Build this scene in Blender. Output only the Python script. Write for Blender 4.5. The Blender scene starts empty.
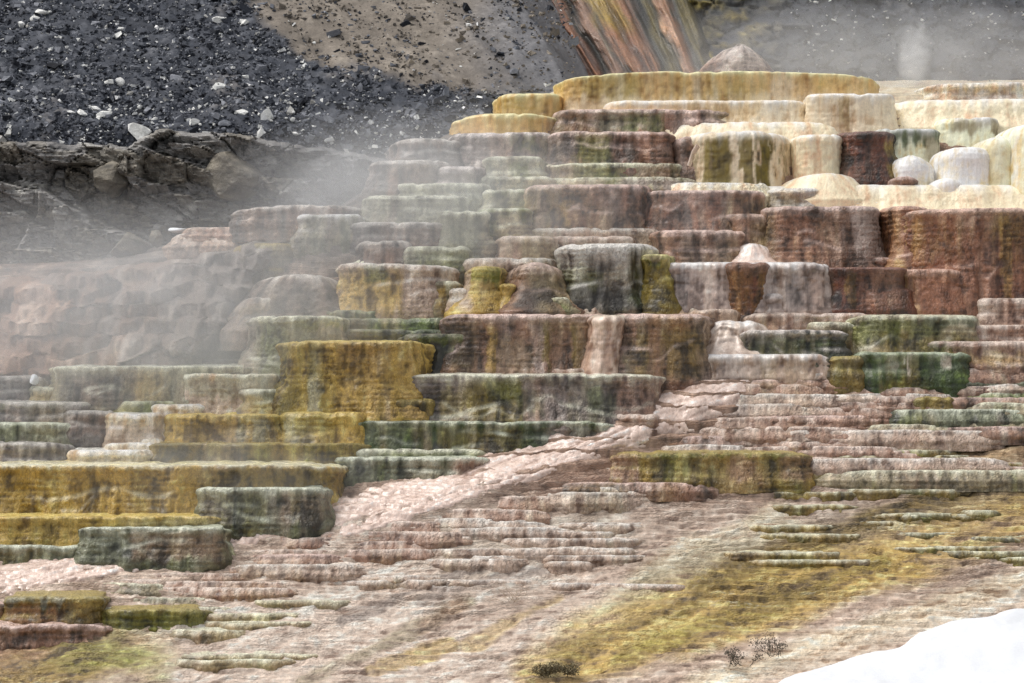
import bpy, math, random
import numpy as np
from mathutils import Vector

random.seed(7)
RNG = np.random.RandomState(11)
SC = bpy.context.scene
COL = SC.collection
R = math.radians

# ---------------------------------------------------------------- noise
_PERM = RNG.permutation(256)
_PERM = np.concatenate([_PERM, _PERM, _PERM])
_G = RNG.normal(size=(256, 3))
_G /= np.linalg.norm(_G, axis=1)[:, None]

def pn(x, y=0.0, z=0.0):
    x, y, z = np.broadcast_arrays(np.asarray(x, float), np.asarray(y, float), np.asarray(z, float))
    xi = np.floor(x).astype(np.int64); yi = np.floor(y).astype(np.int64); zi = np.floor(z).astype(np.int64)
    fx = x - xi; fy = y - yi; fz = z - zi
    u = fx*fx*fx*(fx*(fx*6-15)+10); v = fy*fy*fy*(fy*(fy*6-15)+10); w = fz*fz*fz*(fz*(fz*6-15)+10)
    def g(dx, dy, dz):
        h = _PERM[(_PERM[(_PERM[(xi+dx) & 255] + yi + dy) & 255] + zi + dz) & 255]
        q = _G[h]
        return q[..., 0]*(fx-dx) + q[..., 1]*(fy-dy) + q[..., 2]*(fz-dz)
    def lp(a, b, t): return a + (b-a)*t
    r = lp(lp(lp(g(0,0,0), g(1,0,0), u), lp(g(0,1,0), g(1,1,0), u), v),
           lp(lp(g(0,0,1), g(1,0,1), u), lp(g(0,1,1), g(1,1,1), u), v), w)
    return r*1.55

def fbm(x, y=0.0, z=0.0, o=4, gain=0.5):
    s = 0; a = 1.0; t = 0
    for k in range(o):
        s = s + a*pn(np.asarray(x)*2**k + 13.1*k, np.asarray(y)*2**k + 7.7*k, np.asarray(z)*2**k + 3.3*k)
        t += a; a *= gain
    return s/t*1.35

def ss(a, b, x):
    t = np.clip((np.asarray(x, float)-a)/(b-a), 0, 1)
    return t*t*(3-2*t)

def worley(x, y, seed=0):
    """F1, F2, id hash, offset to the nearest seed point"""
    xi = np.floor(x).astype(np.int64); yi = np.floor(y).astype(np.int64)
    f1 = np.full(x.shape, 9.0); f2 = np.full(x.shape, 9.0)
    hid = np.zeros(x.shape, np.int64); ox = np.zeros(x.shape); oy = np.zeros(x.shape)
    for dx in (-1, 0, 1):
        for dy in (-1, 0, 1):
            h = _PERM[(_PERM[(xi+dx+seed) & 255] + yi + dy) & 255]
            jx = _PERM[h+1]/255.0; jy = _PERM[h+77]/255.0
            ex = x-(xi+dx+jx); ey = y-(yi+dy+jy)
            d = np.hypot(ex, ey)
            n = d < f1
            f2 = np.where(n, f1, np.minimum(f2, d))
            hid = np.where(n, h, hid); ox = np.where(n, ex, ox); oy = np.where(n, ey, oy)
            f1 = np.where(n, d, f1)
    return f1, f2, hid, ox, oy

# ---------------------------------------------------------------- place
FPX = 2667.0          # focal length in pixels of a 1024 wide picture
HOR = 335.0           # row of the horizon

def P(px, py, Y):
    px, py, Y = np.broadcast_arrays(np.asarray(px, float), np.asarray(py, float), np.asarray(Y, float))
    return np.stack([(px-512.0)/FPX*Y, Y, (HOR-py)/FPX*Y], -1)

_YP = [-400, 40, 75, 100, 150, 220, 300, 380, 450, 520, 600, 683, 900, 1200, 2000, 4000]
_YV = [101, 90, 88, 86, 83, 80, 77.5, 75, 73, 70.5, 67, 63, 50, 40, 26, 13]
def YH(px, py):
    """distance of the terraced hillside seen at a pixel"""
    px = np.asarray(px, float); py = np.asarray(py, float)
    y = np.interp(py, _YP, _YV)
    rec = ss(330, 200, px)*ss(180, 240, py)*ss(420, 360, py)
    return y + 2.2*rec

def LB(px):
    """row of the upper edge of the terraced hillside"""
    return np.interp(px, [-900, 0, 100, 160, 260, 330, 370, 420, 450, 500, 560, 1900],
                     [290, 268, 262, 250, 232, 216, 190, 154, 136, 118, 92, 92])

def YT(px, py):
    """distance of the scree slope at a pixel"""
    return np.where(py < 130, 87.2+(130-np.asarray(py, float))*0.056, 87.2-(np.asarray(py, float)-130)*0.012) + 0*px

def YB(px, py):
    """distance of the dark slope behind the top terrace"""
    return 97.0+(90-np.asarray(py, float))*0.075 + 0*px

def pdist(px, py, pts):
    """distance to a path, and how far along it"""
    best = np.full(np.shape(px), 1e9); along = np.zeros(np.shape(px)); hw = np.zeros(np.shape(px)); acc = 0.0
    for (x0, y0, w0), (x1, y1, w1) in zip(pts[:-1], pts[1:]):
        l = math.hypot(x1-x0, y1-y0)
        t = np.clip(((px-x0)*(x1-x0)+(py-y0)*(y1-y0))/l**2, 0, 1)
        d = np.hypot(px-x0-t*(x1-x0), py-y0-t*(y1-y0))
        n = d < best
        best = np.where(n, d, best); along = np.where(n, acc+t*l, along); hw = np.where(n, w0+t*(w1-w0), hw); acc += l
    return best, along, hw
STREAM = [(742,380,16),(704,391,26),(672,405,27),(640,418,25),(590,434,22),(530,454,20),(480,470,18),(430,488,16),(390,499,15),(330,514,13),(280,525,12),(220,541,12),(170,554,12),(110,564,14),(40,573,16),(-90,588,22)]
BRAID = [(640,428,8),(575,456,9),(520,476,9),(460,497,9),(400,517,8),(345,532,7)]

# ---------------------------------------------------------------- colour
KF = 0.76
SAT = -0.06
def C(r, g, b, k=None):
    c = np.array([r, g, b], float)/255.0
    c = c + (c@np.array([.3, .59, .11])-c)*SAT
    c = np.where(c <= 0.04045, c/12.92, ((c+0.055)/1.055)**2.4)
    return np.clip(c/(k or KF), 0.004, 0.86)

PAL = {
 'ochre':   (C(222,198,132), C(172,144,76), C(94,74,28)),
 'ochredk': (C(158,138,80), C(106,88,40), C(48,40,16)),
 'rust':    (C(180,148,126), C(124,95,77), C(60,45,35)),
 'pink':    (C(208,190,174), C(164,143,127), C(98,78,65)),
 'pinkrust':(C(194,168,150), C(142,112,95), C(84,60,48)),
 'red':     (C(184,138,112), C(128,86,64), C(70,44,32)),
 'moss':    (C(156,158,84), C(92,100,38), C(34,40,14)),
 'dkmoss':  (C(110,128,62), C(52,66,28), C(20,26,12)),
 'sage':    (C(176,174,154), C(134,132,114), C(92,92,78)),
 'bluemoss':(C(158,160,138), C(96,98,78), C(44,46,34)),
 'cream':   (C(238,221,200), C(219,197,172), C(172,146,114)),
 'peach':   (C(242,220,196), C(226,200,172), C(192,160,130)),
 'gold':    (C(226,200,152), C(198,166,112), C(150,114,66)),
 'ivory':   (C(240,233,217), C(227,214,188), C(190,168,114)),
 'white':   (C(246,242,234), C(236,228,212), C(208,192,152)),
 'grey':    (C(176,166,158), C(124,113,107), C(74,66,61)),
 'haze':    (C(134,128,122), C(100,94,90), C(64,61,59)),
 'curtain': (C(218,204,194), C(166,149,139), C(98,82,73)),
 'olive':   (C(162,146,70), C(106,92,32), C(48,40,12)),
 'dkred':   (C(150,96,70), C(92,52,36), C(38,24,22)),
 'foam':    (C(226,215,204), C(200,184,170), C(152,131,117)),

 'streamc': (C(234,219,209), C(205,184,172), C(160,136,123)),
 'tanwater':(C(216,192,172), C(174,146,128), C(116,90,75)),
 'black':   (C(92,92,78), C(38,38,32), C(15,15,12)),
 'lichen':  (C(194,184,158), C(140,128,104), C(84,76,58)),
}
SEC = {'rust': ('grey', 'red'), 'pinkrust': ('pink', 'rust'), 'pink': ('grey', 'pinkrust'), 'red': ('rust', 'ochre'), 'ochre': ('ochredk', 'lichen'), 'ochredk': ('ochre', 'dkmoss'),
 'grey': ('rust', 'lichen'), 'sage': ('lichen', 'grey'), 'dkmoss': ('black', 'ochredk'), 'bluemoss': ('grey', 'moss'), 'haze': ('grey', 'rust'), 'lichen': ('moss', 'rust'), 'dkred': ('red', 'black'), 'gold': ('ochre', 'cream'), 'black': ('dkmoss', 'black'), 'moss': ('lichen', 'dkmoss')}
RIM = {'ochre': C(186,166,104), 'ochredk': C(150,136,84), 'rust': C(206,184,176), 'pink': C(226,206,200),
       'pinkrust': C(220,196,186), 'red': C(200,170,156), 'moss': C(206,208,190), 'dkmoss': C(176,184,164),
       'sage': C(210,210,192), 'bluemoss': C(200,204,188), 'cream': C(250,240,220), 'peach': C(250,236,214),
       'gold': C(238,218,170), 'ivory': C(248,244,226), 'white': C(252,250,244), 'grey': C(206,198,194),
       'haze': C(190,186,180), 'curtain': C(240,230,226), 'olive': C(200,192,140), 'dkred': C(120,90,80),
       'foam': C(244,236,232), 'streamc': C(236,224,216), 'tanwater': C(220,200,184), 'black': C(110,108,96), 'lichen': C(220,214,190)}

for _k in RIM: RIM[_k] = np.clip(RIM[_k]*1.02, 0, .86)  # pale crust rims, lightened to carry the wet edge's sky gleam

def mixc(a, b, w):
    w = np.asarray(w)[..., None]
    return a*(1-w) + b*w

def palc(pal, m):
    l, d, k = PAL[pal]
    c = mixc(np.broadcast_to(d, m.shape+(3,)), l, ss(0.05, 0.75, m))
    return mixc(c, k, ss(-0.05, -0.7, m))

# ---------------------------------------------------------------- meshes
def build(name, V, F, col=None, mat=None, parent=None, loc=(0, 0, 0), smooth=True):
    V = np.ascontiguousarray(np.asarray(V, np.float32).reshape(-1, 3)); F = np.asarray(F, np.int32)
    me = bpy.data.meshes.new(name)
    n, k = F.shape
    me.vertices.add(len(V)); me.vertices.foreach_set('co', V.ravel())
    me.loops.add(n*k); me.loops.foreach_set('vertex_index', F.ravel())
    me.polygons.add(n)
    me.polygons.foreach_set('loop_start', np.arange(0, n*k, k, dtype=np.int32))
    me.polygons.foreach_set('loop_total', np.full(n, k, np.int32))
    me.polygons.foreach_set('use_smooth', np.full(n, smooth, bool))
    if col is not None:
        a = me.color_attributes.new('col', 'FLOAT_COLOR', 'POINT')
        c4 = np.ones((len(V), 4), np.float32)
        c = np.asarray(col).reshape(len(V), -1)
        c4[:, :c.shape[1]] = c
        a.data.foreach_set('color', c4.ravel())
    me.update(calc_edges=True); me.validate()
    if mat: me.materials.append(mat)
    o = bpy.data.objects.new(name, me); COL.objects.link(o)
    o.location = loc
    if parent: o.parent = parent
    return o

def gridf(nr, nc, flip=False):
    i = np.arange(nr-1)[:, None]*nc + np.arange(nc-1)[None, :]
    q = np.stack([i, i+1, i+nc+1, i+nc], -1).reshape(-1, 4)
    return q[:, ::-1] if flip else q

def tag(o, label=None, cat=None, group=None, kind=None):
    if label: o['label'] = label
    if cat: o['category'] = cat
    if group: o['group'] = group
    if kind: o['kind'] = kind
    return o

def empty(name, loc):
    o = bpy.data.objects.new(name, None); COL.objects.link(o); o.location = loc
    o.empty_display_size = 0.3
    return o

# ---------------------------------------------------------------- materials
def newmat(name):
    m = bpy.data.materials.new(name); m.use_nodes = True
    nt = m.node_tree; nt.nodes.clear()
    return m, nt, nt.nodes, nt.links

def crustmat(name, rough=0.6, grain=14.0, bump=0.6, bdist=0.05, fine=40.0, var=0.3, spec=0.4, coat=0.0, stretch=0.5, flute=0.0, ridge=0.0):
    m, nt, N, L = newmat(name)
    out = N.new('ShaderNodeOutputMaterial'); b = N.new('ShaderNodeBsdfPrincipled')
    L.new(b.outputs[0], out.inputs[0])
    at = N.new('ShaderNodeAttribute'); at.attribute_name = 'col'
    tc = N.new('ShaderNodeTexCoord')
    def mapping(sc):
        mp = N.new('ShaderNodeMapping'); mp.inputs['Scale'].default_value = sc
        L.new(tc.outputs['Object'], mp.inputs[0]); return mp.outputs[0]
    def noise(vec, scale, det=4, ro=.55, dist=0.0):
        n = N.new('ShaderNodeTexNoise'); n.inputs['Scale'].default_value = scale; n.inputs['Detail'].default_value = det
        n.inputs['Roughness'].default_value = ro; n.inputs['Distortion'].default_value = dist
        L.new(vec, n.inputs['Vector']); return n.outputs[0]
    def rng(x, a, b_, c, d):
        r = N.new('ShaderNodeMapRange'); 
        for i, v in enumerate((a, b_, c, d)): r.inputs[i+1].default_value = v
        L.new(x, r.inputs[0]); return r.outputs[0]
    def mul(x, y):
        k = N.new('ShaderNodeMath'); k.operation = 'MULTIPLY'; L.new(x, k.inputs[0])
        if isinstance(y, float): k.inputs[1].default_value = y
        else: L.new(y, k.inputs[1])
        return k.outputs[0]
    def add(x, y):
        k = N.new('ShaderNodeMath'); k.operation = 'ADD'; L.new(x, k.inputs[0]); L.new(y, k.inputs[1]); return k.outputs[0]
    v = mapping((1, 1, stretch)); v0 = mapping((1, 1, 1))
    vo = N.new('ShaderNodeTexVoronoi'); vo.inputs['Scale'].default_value = grain; L.new(v, vo.inputs['Vector'])
    knob = rng(vo.outputs['Distance'], 0.0, 0.7, 1.0, 0.0)
    crust = noise(v0, grain*0.5, 6, .65); fin = noise(v, fine, 4)
    mask = rng(noise(v0, 1.3, 3, .5, .4), .38, .62, 0.12, 1.0)          # knobbly only in places
    colv = mul(rng(crust, .25, .75, 1-var, 1+var*.9), rng(fin, .3, .7, 1-var*.7, 1+var*.7))  # mineral tips lighter; relief shading also painted in, pits darker
    h = add(mul(mul(knob, mask), .8), add(mul(crust, .9), mul(fin, .4)))
    if flute > 0:
        st = noise(mapping((1, 1, .12)), 7.0, 5, .6, .3)                 # draped runnels
        st2 = noise(mapping((1, 1, .08)), 22.0, 3, .55, .2)
        h = add(h, mul(add(st, mul(st2, .5)), flute*3.0))
        colv = mul(colv, mul(rng(st2, .3, .7, 1-var*.8*flute, 1+var*.9*flute), rng(st, .3, .7, 1-var*.5*flute, 1+var*.6*flute)))
    if ridge > 0:
        mp = N.new('ShaderNodeMapping'); mp.inputs['Rotation'].default_value = (0, .40, 0); mp.inputs['Scale'].default_value = (.35, .35, 3.0)
        L.new(tc.outputs['Object'], mp.inputs[0])
        fl = noise(mp.outputs[0], 5.0, 6, .65, .4)                         # runoff streaks down the slope
        hz = noise(mapping((.22, .22, 6.0)), 4.0, 5, .6, .6)               # level crust lines
        wv = N.new('ShaderNodeTexWave'); wv.wave_type = 'BANDS'; wv.bands_direction = 'Z'; wv.wave_profile = 'SAW'
        wv.inputs['Scale'].default_value = 4.6; wv.inputs['Distortion'].default_value = 9.0; wv.inputs['Detail'].default_value = 4; wv.inputs['Detail Scale'].default_value = .55
        L.new(mapping((.25, .25, 1.0)), wv.inputs['Vector'])
        wm = mul(wv.outputs['Fac'], mask)
        h = add(h, mul(add(wm, add(mul(hz, .8), mul(fl, .5))), ridge*1.6))
        colv = mul(colv, mul(rng(fl, .3, .7, .86, 1.13), mul(rng(hz, .3, .7, .82, 1.17), rng(wm, 0, 1, .94, 1.12))))
    vm = N.new('ShaderNodeVectorMath'); vm.operation = 'SCALE'
    L.new(at.outputs['Color'], vm.inputs[0]); L.new(colv, vm.inputs['Scale'])
    L.new(vm.outputs[0], b.inputs['Base Color'])
    bp = N.new('ShaderNodeBump'); bp.inputs['Strength'].default_value = bump; bp.inputs['Distance'].default_value = bdist
    L.new(h, bp.inputs['Height']); L.new(bp.outputs[0], b.inputs['Normal'])
    L.new(rng(crust, .3, .7, rough-.12, rough+.12), b.inputs['Roughness'])
    b.inputs['Specular IOR Level'].default_value = spec
    b.inputs['Coat Weight'].default_value = coat; b.inputs['Coat Roughness'].default_value = 0.2
    return m

M_POP = crustmat('knobbly_travertine', 0.45, 14, 0.8, 0.07, 40, 0.34, 0.5, 0.3, 0.7, 0.38)
M_SMOOTH = crustmat('smooth_flowstone', 0.42, 12, 0.5, 0.035, 44, 0.14, 0.45, 0.15, 0.4, 0.5)
M_BASIN = crustmat('wet_basin_crust', 0.24, 9, 0.3, 0.03, 30, 0.18, 0.6, 0.3, 1)
M_GROUND = crustmat('terraced_ground', 0.44, 13, 0.9, 0.05, 44, 0.28, 0.45, 0.12, 2.5, 0.0, 0.6)
M_WATER = crustmat('running_water', 0.20, 9, 0.35, 0.03, 40, 0.16, 0.6, 0.5, 0.4, 0.9)
M_ROCK = crustmat('dark_rock', 0.75, 5, 0.8, 0.08, 22, 0.38, 0.3, stretch=1.6)
M_GRAVEL = crustmat('scree', 0.8, 6, 0.5, 0.04, 20, 0.25, 0.25, stretch=1)
M_SNOW = crustmat('snow', 0.7, 3, 0.4, 0.05, 20, 0.03, 0.2, stretch=1)
M_TWIG = crustmat('dry_twig', 0.8, 40, 0.3, 0.01, 80, 0.3, 0.2, stretch=1)
# ---------------------------------------------------------------- terraces
_tn = [0]
def terrace(x0, x1, yt, yb, pal, label, name=None, cat=None, n=8.0, lip=None, flare=0.22, under=0.0, flute=0.10, lump=0.06,
            lobe=0.26, slant=0.0, arch=0.0, rim=None, stains=(), mat=None, res=1.5, d=None, Y=None, yoff=0.0, group=None,
            basin=True, grain=0.022, rimpal=None, skew=0.0, low=0.6, rimk=1.0, wav=0.8):
    _tn[0] += 1
    if x1 >= 1075: x1 += 230
    if x0 <= -85: x0 -= 230
    sd = _tn[0]*17.31
    xc = 0.5*(x0+x1)
    Yf = float(YH(xc, yb)) + yoff if Y is None else Y
    s = Yf/FPX
    W = (x1-x0)*s; h = (yb-yt)*s; a = W/2
    if d is None:
        d = max(0.5, float(YH(xc, yt))-float(YH(xc, yb))) + 0.6
    thin = (yb-yt) < 15
    if name is None: name = 'travertine_ledge' if thin else 'travertine_terrace'
    if cat is None: cat = 'ledge' if thin else 'terrace'
    if lip is None: lip = min(0.15, h*0.36)
    if rim is None: rim = min(0.15, h*0.24)
    if thin: flute *= 0.6; lump *= 0.6; lobe *= 1.3; flare = max(flare, .9)
    step = res*s
    # outline
    th = np.linspace(math.pi, 0, 900)
    cx = np.sign(np.cos(th))*np.abs(np.cos(th))**(2/n); sy = np.sin(th)**(2/n)
    ox = a*cx; oy = d*(1-sy)
    arc = np.concatenate([[0], np.cumsum(np.hypot(np.diff(ox), np.diff(oy)))])
    nu = int(max(14, arc[-1]/step))
    L = np.linspace(0, arc[-1], nu)
    ux = np.interp(L, arc, ox); uy = np.interp(L, arc, oy)
    tx = np.gradient(ux); ty = np.gradient(uy)
    tl = np.hypot(tx, ty)+1e-9
    nx = ty/tl; ny = -tx/tl
    wx = xc*s                                        # world-ish x for shared noise
    lob = lobe*(fbm(L/1.7+sd, sd*0.3, 0, 3)*0.8 + 0.45*np.abs(pn(L/0.8+sd, 3.1, sd)) - 0.15)
    lob = np.minimum(lob, 0.8*d)
    # rows of the face
    zb = -low
    nv = int(max(5, (h-lip-zb)/step))
    zz = np.linspace(zb, h-lip, nv)
    nl = max(4, int(lip*1.57/step)+2)
    ph = np.linspace(0, math.pi/2, nl+1)[1:]
    z = np.concatenate([zz, h-lip+lip*np.sin(ph)])
    inn = np.concatenate([np.zeros(nv), lip*(1-np.cos(ph))])
    zr = np.clip(z/max(h, 1e-3), 0, 1)
    off = (.5 if flare <= .32 else 1)*flare*(1-zr)**2*min(1.5, h) - under*np.sin(np.clip(1-zr, 0, 1)*math.pi*0.5)**1.5
    off = off - (0 if thin else .02)*ss(h, h-0.35, z)
    Lg, zg = np.meshgrid(L, z)
    skirt = (np.clip(1-zg/max(h, .05), 0, 1)**3.2)*min(1.5, h)*(flare if flare <= .32 else 0)*(.5+1.1*np.clip(fbm(L*1.1+sd, 8.0, sd, 3)+.3, 0, 1.4))[None, :]
    offg = off[:, None] - inn[:, None] + lob[None, :] + (0 if thin or mat is M_SMOOTH else .8)*skirt
    # draped flutes running down the face, lumps, grains
    fl = fbm(Lg*1.5+sd, zg*0.25, sd, 3)
    fl2 = 1-np.abs(pn(Lg*3.2+sd, zg*0.35+fl*0.5, sd*0.7))*1.6
    lm = fbm(Lg*1.3, zg*1.5+sd, 5.5, 5)
    gr = pn(Lg*8, zg*6, sd) + 0.6*pn(Lg*17, zg*13, sd+3)
    sub = np.zeros_like(Lg)
    if h > .55 and mat is None:
        for k_, (sc_, am_) in enumerate(((.38, .09), (.8, .05))):
            zs = h*(.46+.42*fbm(L*sc_+sd+k_*9, 2.0+k_, sd, 2))
            act = ss(-.12, .22, fbm(L*sc_*1.3+sd*.7, 11.0+k_*5, sd, 3))
            sub += am_*min(1.4, h)*act[None, :]*ss(-.02, .10, zs[None, :]-zg)
    # stacked crust layers: small overhanging lips along the face
    q_ = zg/.15 + .5*fbm(Lg*.45+sd, zg*.8, 7.0, 3) + sd; fq_ = q_-np.floor(q_)
    lay = ss(.15, .95, fq_)*ss(1.0, .97, fq_)*ss(-.25, .35, fbm(Lg*.6, zg*1.2+sd, 9.0, 3))
    lay = lay*(1.0 if mat is None else .25)
    offg = offg + sub + (.035 if not thin else .03)*lay
    drip = np.exp(-(np.clip(h-lip-zg, 0, 9)/(0.05+0.09*np.clip(fl2, 0, 1)))**2)*(zg <= h)
    offg = offg + (.35 if mat is M_SMOOTH else 1)*min(.075, .13*h)*drip*(0.55+0.9*pn(Lg*1.9, 4.0, sd)+.4*pn(Lg*5, 2.0, sd))
    fade = np.clip(1-inn[:, None]/max(lip, 1e-3), 0.25, 1)
    offg = offg + fade*(flute*(fl*0.9+fl2*0.55) + lump*lm) + grain*gr*fade + 0.8*grain*pn(Lg*1.3+sd, zg*12+lm*2, 6.0)*fade
    X = ux[None, :] + nx[None, :]*offg + skew*(zg-h)
    Yy = uy[None, :] + ny[None, :]*offg
    top = (slant*s)*(ux/a)*0.5 - arch*s*np.abs(ux/a)**2.6 + wav*s*fbm(L*0.55+sd, 1.7, sd, 3) - min(1.6*s, .12*h)*ss(.15, .6, fbm(L*1.3+sd, 5.0, sd, 3)) - min(3.5*s, .3*h)*np.abs(ux/a)**18
    Z = zg + top[None, :]*np.clip(zr, 0, 1)[:, None] + 0.012*pn(Lg*5, zg*3, sd+9)
    V1 = np.stack([X, Yy, Z], -1)
    # colours
    st = fbm(Lg*1.1+sd, zg*0.22, 2.2, 4); st2 = fbm(Lg*4.5+sd, zg*0.6, 8.1, 3); bl = fbm(Lg*2.3, zg*2.3, sd+4, 4)
    m = (0.55*st + 0.38*st2 + 0.75*bl + .3*gr)*(.55 if mat is M_SMOOTH else 1.0) + 0.25*pn(Lg*9+sd, zg*1.2, 3.0)
    m = m + .28*lay - .05 - .22*(1-np.exp(-np.clip(h-zg, 0, 99)/.45))  # algae tone below the lip, also painting in face shade
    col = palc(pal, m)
    if pal in SEC:
        for k_, p2 in enumerate(SEC[pal]):
            w2 = ss(.05, .6, fbm((xc-512)*s*.9+X*.9+k_*31, zg*.14+(HOR-yb)*s*.05+lm*.25, 4.4, 4) + .3*st2)*.65
            col = mixc(col, palc(p2, m), w2)
    if pal in SEC:
        gx_, gz_ = (xc-512)*s + X, (HOR-yb)*s + zg
        for k_, (p2, am_) in enumerate((('rust', .5), ('ochre', .25), ('pink', .3), ('moss', .35))):
            col = mixc(col, palc(p2, m), ss(.1, .6, fbm(gx_*.33+k_*17, gz_*.16+gx_*.05, 3.0+k_, 3)+.25*st2)*am_)
    gpx = xc + X/s*Yf/(Yf+Yy); gpy = HOR - (((HOR-yb)*s + Z)/(Yf+Yy))*FPX
    for (a0, a1, b0, b1, pp, al) in stains:
        wxp = gpx + 8*st2 + 6*bl + 4*st; wyp = gpy + 8*bl + 9*st2
        fx = min(14, max(2.0, (a1-a0)*0.3)); fy = min(16, max(2.0, (b1-b0)*0.4))
        w = ss(a0-fx*.5, a0+fx*.5, wxp)*ss(a1+fx*.5, a1-fx*.5, wxp)*ss(b0-fy*.5, b0+fy*.5, wyp)*ss(b1+fy*.5, b1-fy*.5, wyp)
        col = mixc(col, palc(pp, m), w*al)
    rc = RIM[rimpal or pal]
    rw = rim*np.clip(0.75+1.0*st2+0.5*bl, .15, 2)
    dn = np.clip(h-zg, 0, 99)/np.maximum(rw, .02)
    w = np.exp(-dn**1.2*0.9)*np.clip((0.70+0.5*bl+0.5*st2)*rimk, 0.10, .92)
    col = mixc(col, np.broadcast_to(rc, col.shape), w)
    if h > .55 and mat is None:
        gsub = np.abs(np.gradient(sub, axis=0))
        w = np.clip(gsub/ (gsub.max()+1e-6)*1.3, 0, 1)*np.clip(.35+.5*bl+.4*st2, 0, .6)
        col = mixc(col, np.broadcast_to(rc, col.shape), w)
    nr = V1.shape[0]
    loc = (float((xc-512)/FPX*Yf), Yf, float((HOR-yb)*s))
    # tread
    t = np.linspace(0, 1, max(4, int(d/max(step*4, 0.14))))
    b0 = V1[-1]
    tg = t[:, None]
    TX = np.broadcast_to(b0[:, 0], (len(t), nu)).copy()
    TY = b0[:, 1][None, :]*(1-tg) + np.maximum(b0[:, 1], d+0.15)[None, :]*tg
    rip = fbm((TX+xc*s)*2.2, TY*3.0, sd, 3)
    TZ = b0[:, 2][None, :] + tg*(0.03+0.02*rip) + 0.012*rip*np.minimum(1, tg*6) - 0.05*np.sin(np.minimum(1, tg*3)*math.pi)
    V2 = np.stack([TX, TY, TZ], -1)
    c2 = mixc(np.broadcast_to(rc, V2.shape).copy(), palc(pal, rip*0.8+0.35), np.clip(0.25+0.35*tg+0.5*rip, 0, 0.7))
    mt = mat or M_POP
    if thin or not basin:
        V = np.concatenate([V1, V2[1:]]); c = np.concatenate([col, c2[1:]])
        o = build(name, V, gridf(V.shape[0], nu), c, mt, None, loc)
        tag(o, label, cat, group)
    else:
        o = empty(name, loc); tag(o, label, cat, group)
        build('face', V1, gridf(nr, nu), col, mt, o)
        build('basin', V2, gridf(V2.shape[0], nu), c2, M_BASIN, o)
    return o

# ---------------------------------------------------------------- ribbons: streams, falls, flowstone ribs
def ribbon(name, pts, pal, mat, Yfun, yoff=-0.2, bulge=0.25, rough=0.08, res=1.5, streak=6.0, edge=0.18, parent=None,
           flute=0.05, seed=0.0, along=0.35, loc0=True, lum=0.6, sidepal=None):
    """a body of water or stone laid along a path: pts = rows (column, row, half width in columns, extra distance)"""
    pts = np.array([tuple(p)+(0,)*(4-len(p)) for p in pts], float)
    dl = np.concatenate([[0], np.cumsum(np.hypot(np.diff(pts[:, 0]), np.diff(pts[:, 1])))])
    nu = int(max(10, dl[-1]/res)); t = np.linspace(0, dl[-1], nu)
    def smooth_interp(c):
        v = np.interp(t, dl, c); k = max(1, int(nu*0.03)); ker = np.ones(2*k+1)/(2*k+1)
        return np.convolve(np.pad(v, k, mode='edge'), ker, 'valid')
    px = smooth_interp(pts[:, 0]); py = smooth_interp(pts[:, 1]); hw = smooth_interp(pts[:, 2]); ex = smooth_interp(pts[:, 3])
    C0 = P(px, py, Yfun(px, py)+yoff+ex)
    T = np.gradient(C0, axis=0); T /= np.linalg.norm(T, axis=1)[:, None]
    up = np.array([0, -0.75, 0.66])
    S = np.cross(T, up); S /= np.linalg.norm(S, axis=1)[:, None]
    Nn = np.cross(S, T)
    nw = int(max(9, 2*hw.max()/res)); q = np.linspace(-1, 1, nw)
    sc = C0[:, 1]/FPX
    Lm = np.concatenate([[0], np.cumsum(np.linalg.norm(np.diff(C0, axis=0), axis=1))])
    ew = 1 + edge*np.stack([fbm(Lm*0.6, seed, 1.0, 4), fbm(Lm*0.6, seed, 9.0, 4)], 0)
    qq = np.where(q[None, :] < 0, q[None, :]*ew[0][:, None], q[None, :]*ew[1][:, None])
    wd = qq*(hw*sc)[:, None]
    Lg = np.broadcast_to(Lm[:, None], wd.shape)
    hh = (np.sqrt(np.clip(1-np.abs(q)**2.6, 0, 1)) if edge < .4 else np.clip(1-np.abs(q)**1.7, 0, 1))[None, :]
    s1 = fbm(wd*streak*0.5, Lg*along+seed, seed, 4); s2 = fbm(wd*streak*1.6, Lg*along*2.0, seed+5, 3)
    turb = fbm(wd*2.2, Lg*2.0, seed+2, 4)
    H = bulge*hh - (0.22 if edge < .4 else .5)*(1-hh) + (flute*s1 + rough*turb + 0.3*rough*s2)*hh
    V = C0[:, None, :] + S[:, None, :]*wd[..., None] + Nn[:, None, :]*H[..., None]
    m = lum*s1 + 0.6*s2 + 0.35*turb
    col = palc(pal, m)
    if sidepal:
        col = mixc(col, palc(sidepal, m), ss(0.45, 0.95, np.abs(q)[None, :]+0.35*s1))
    loc = (0, 0, 0)
    if loc0 and parent is None:
        loc = tuple(float(v) for v in C0[-1]); V = V - np.array(loc)
    elif parent is not None:
        V = V - np.array(parent.location)
    return build(name, V, gridf(nu, nw, True), col, mat, parent, loc)

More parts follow.
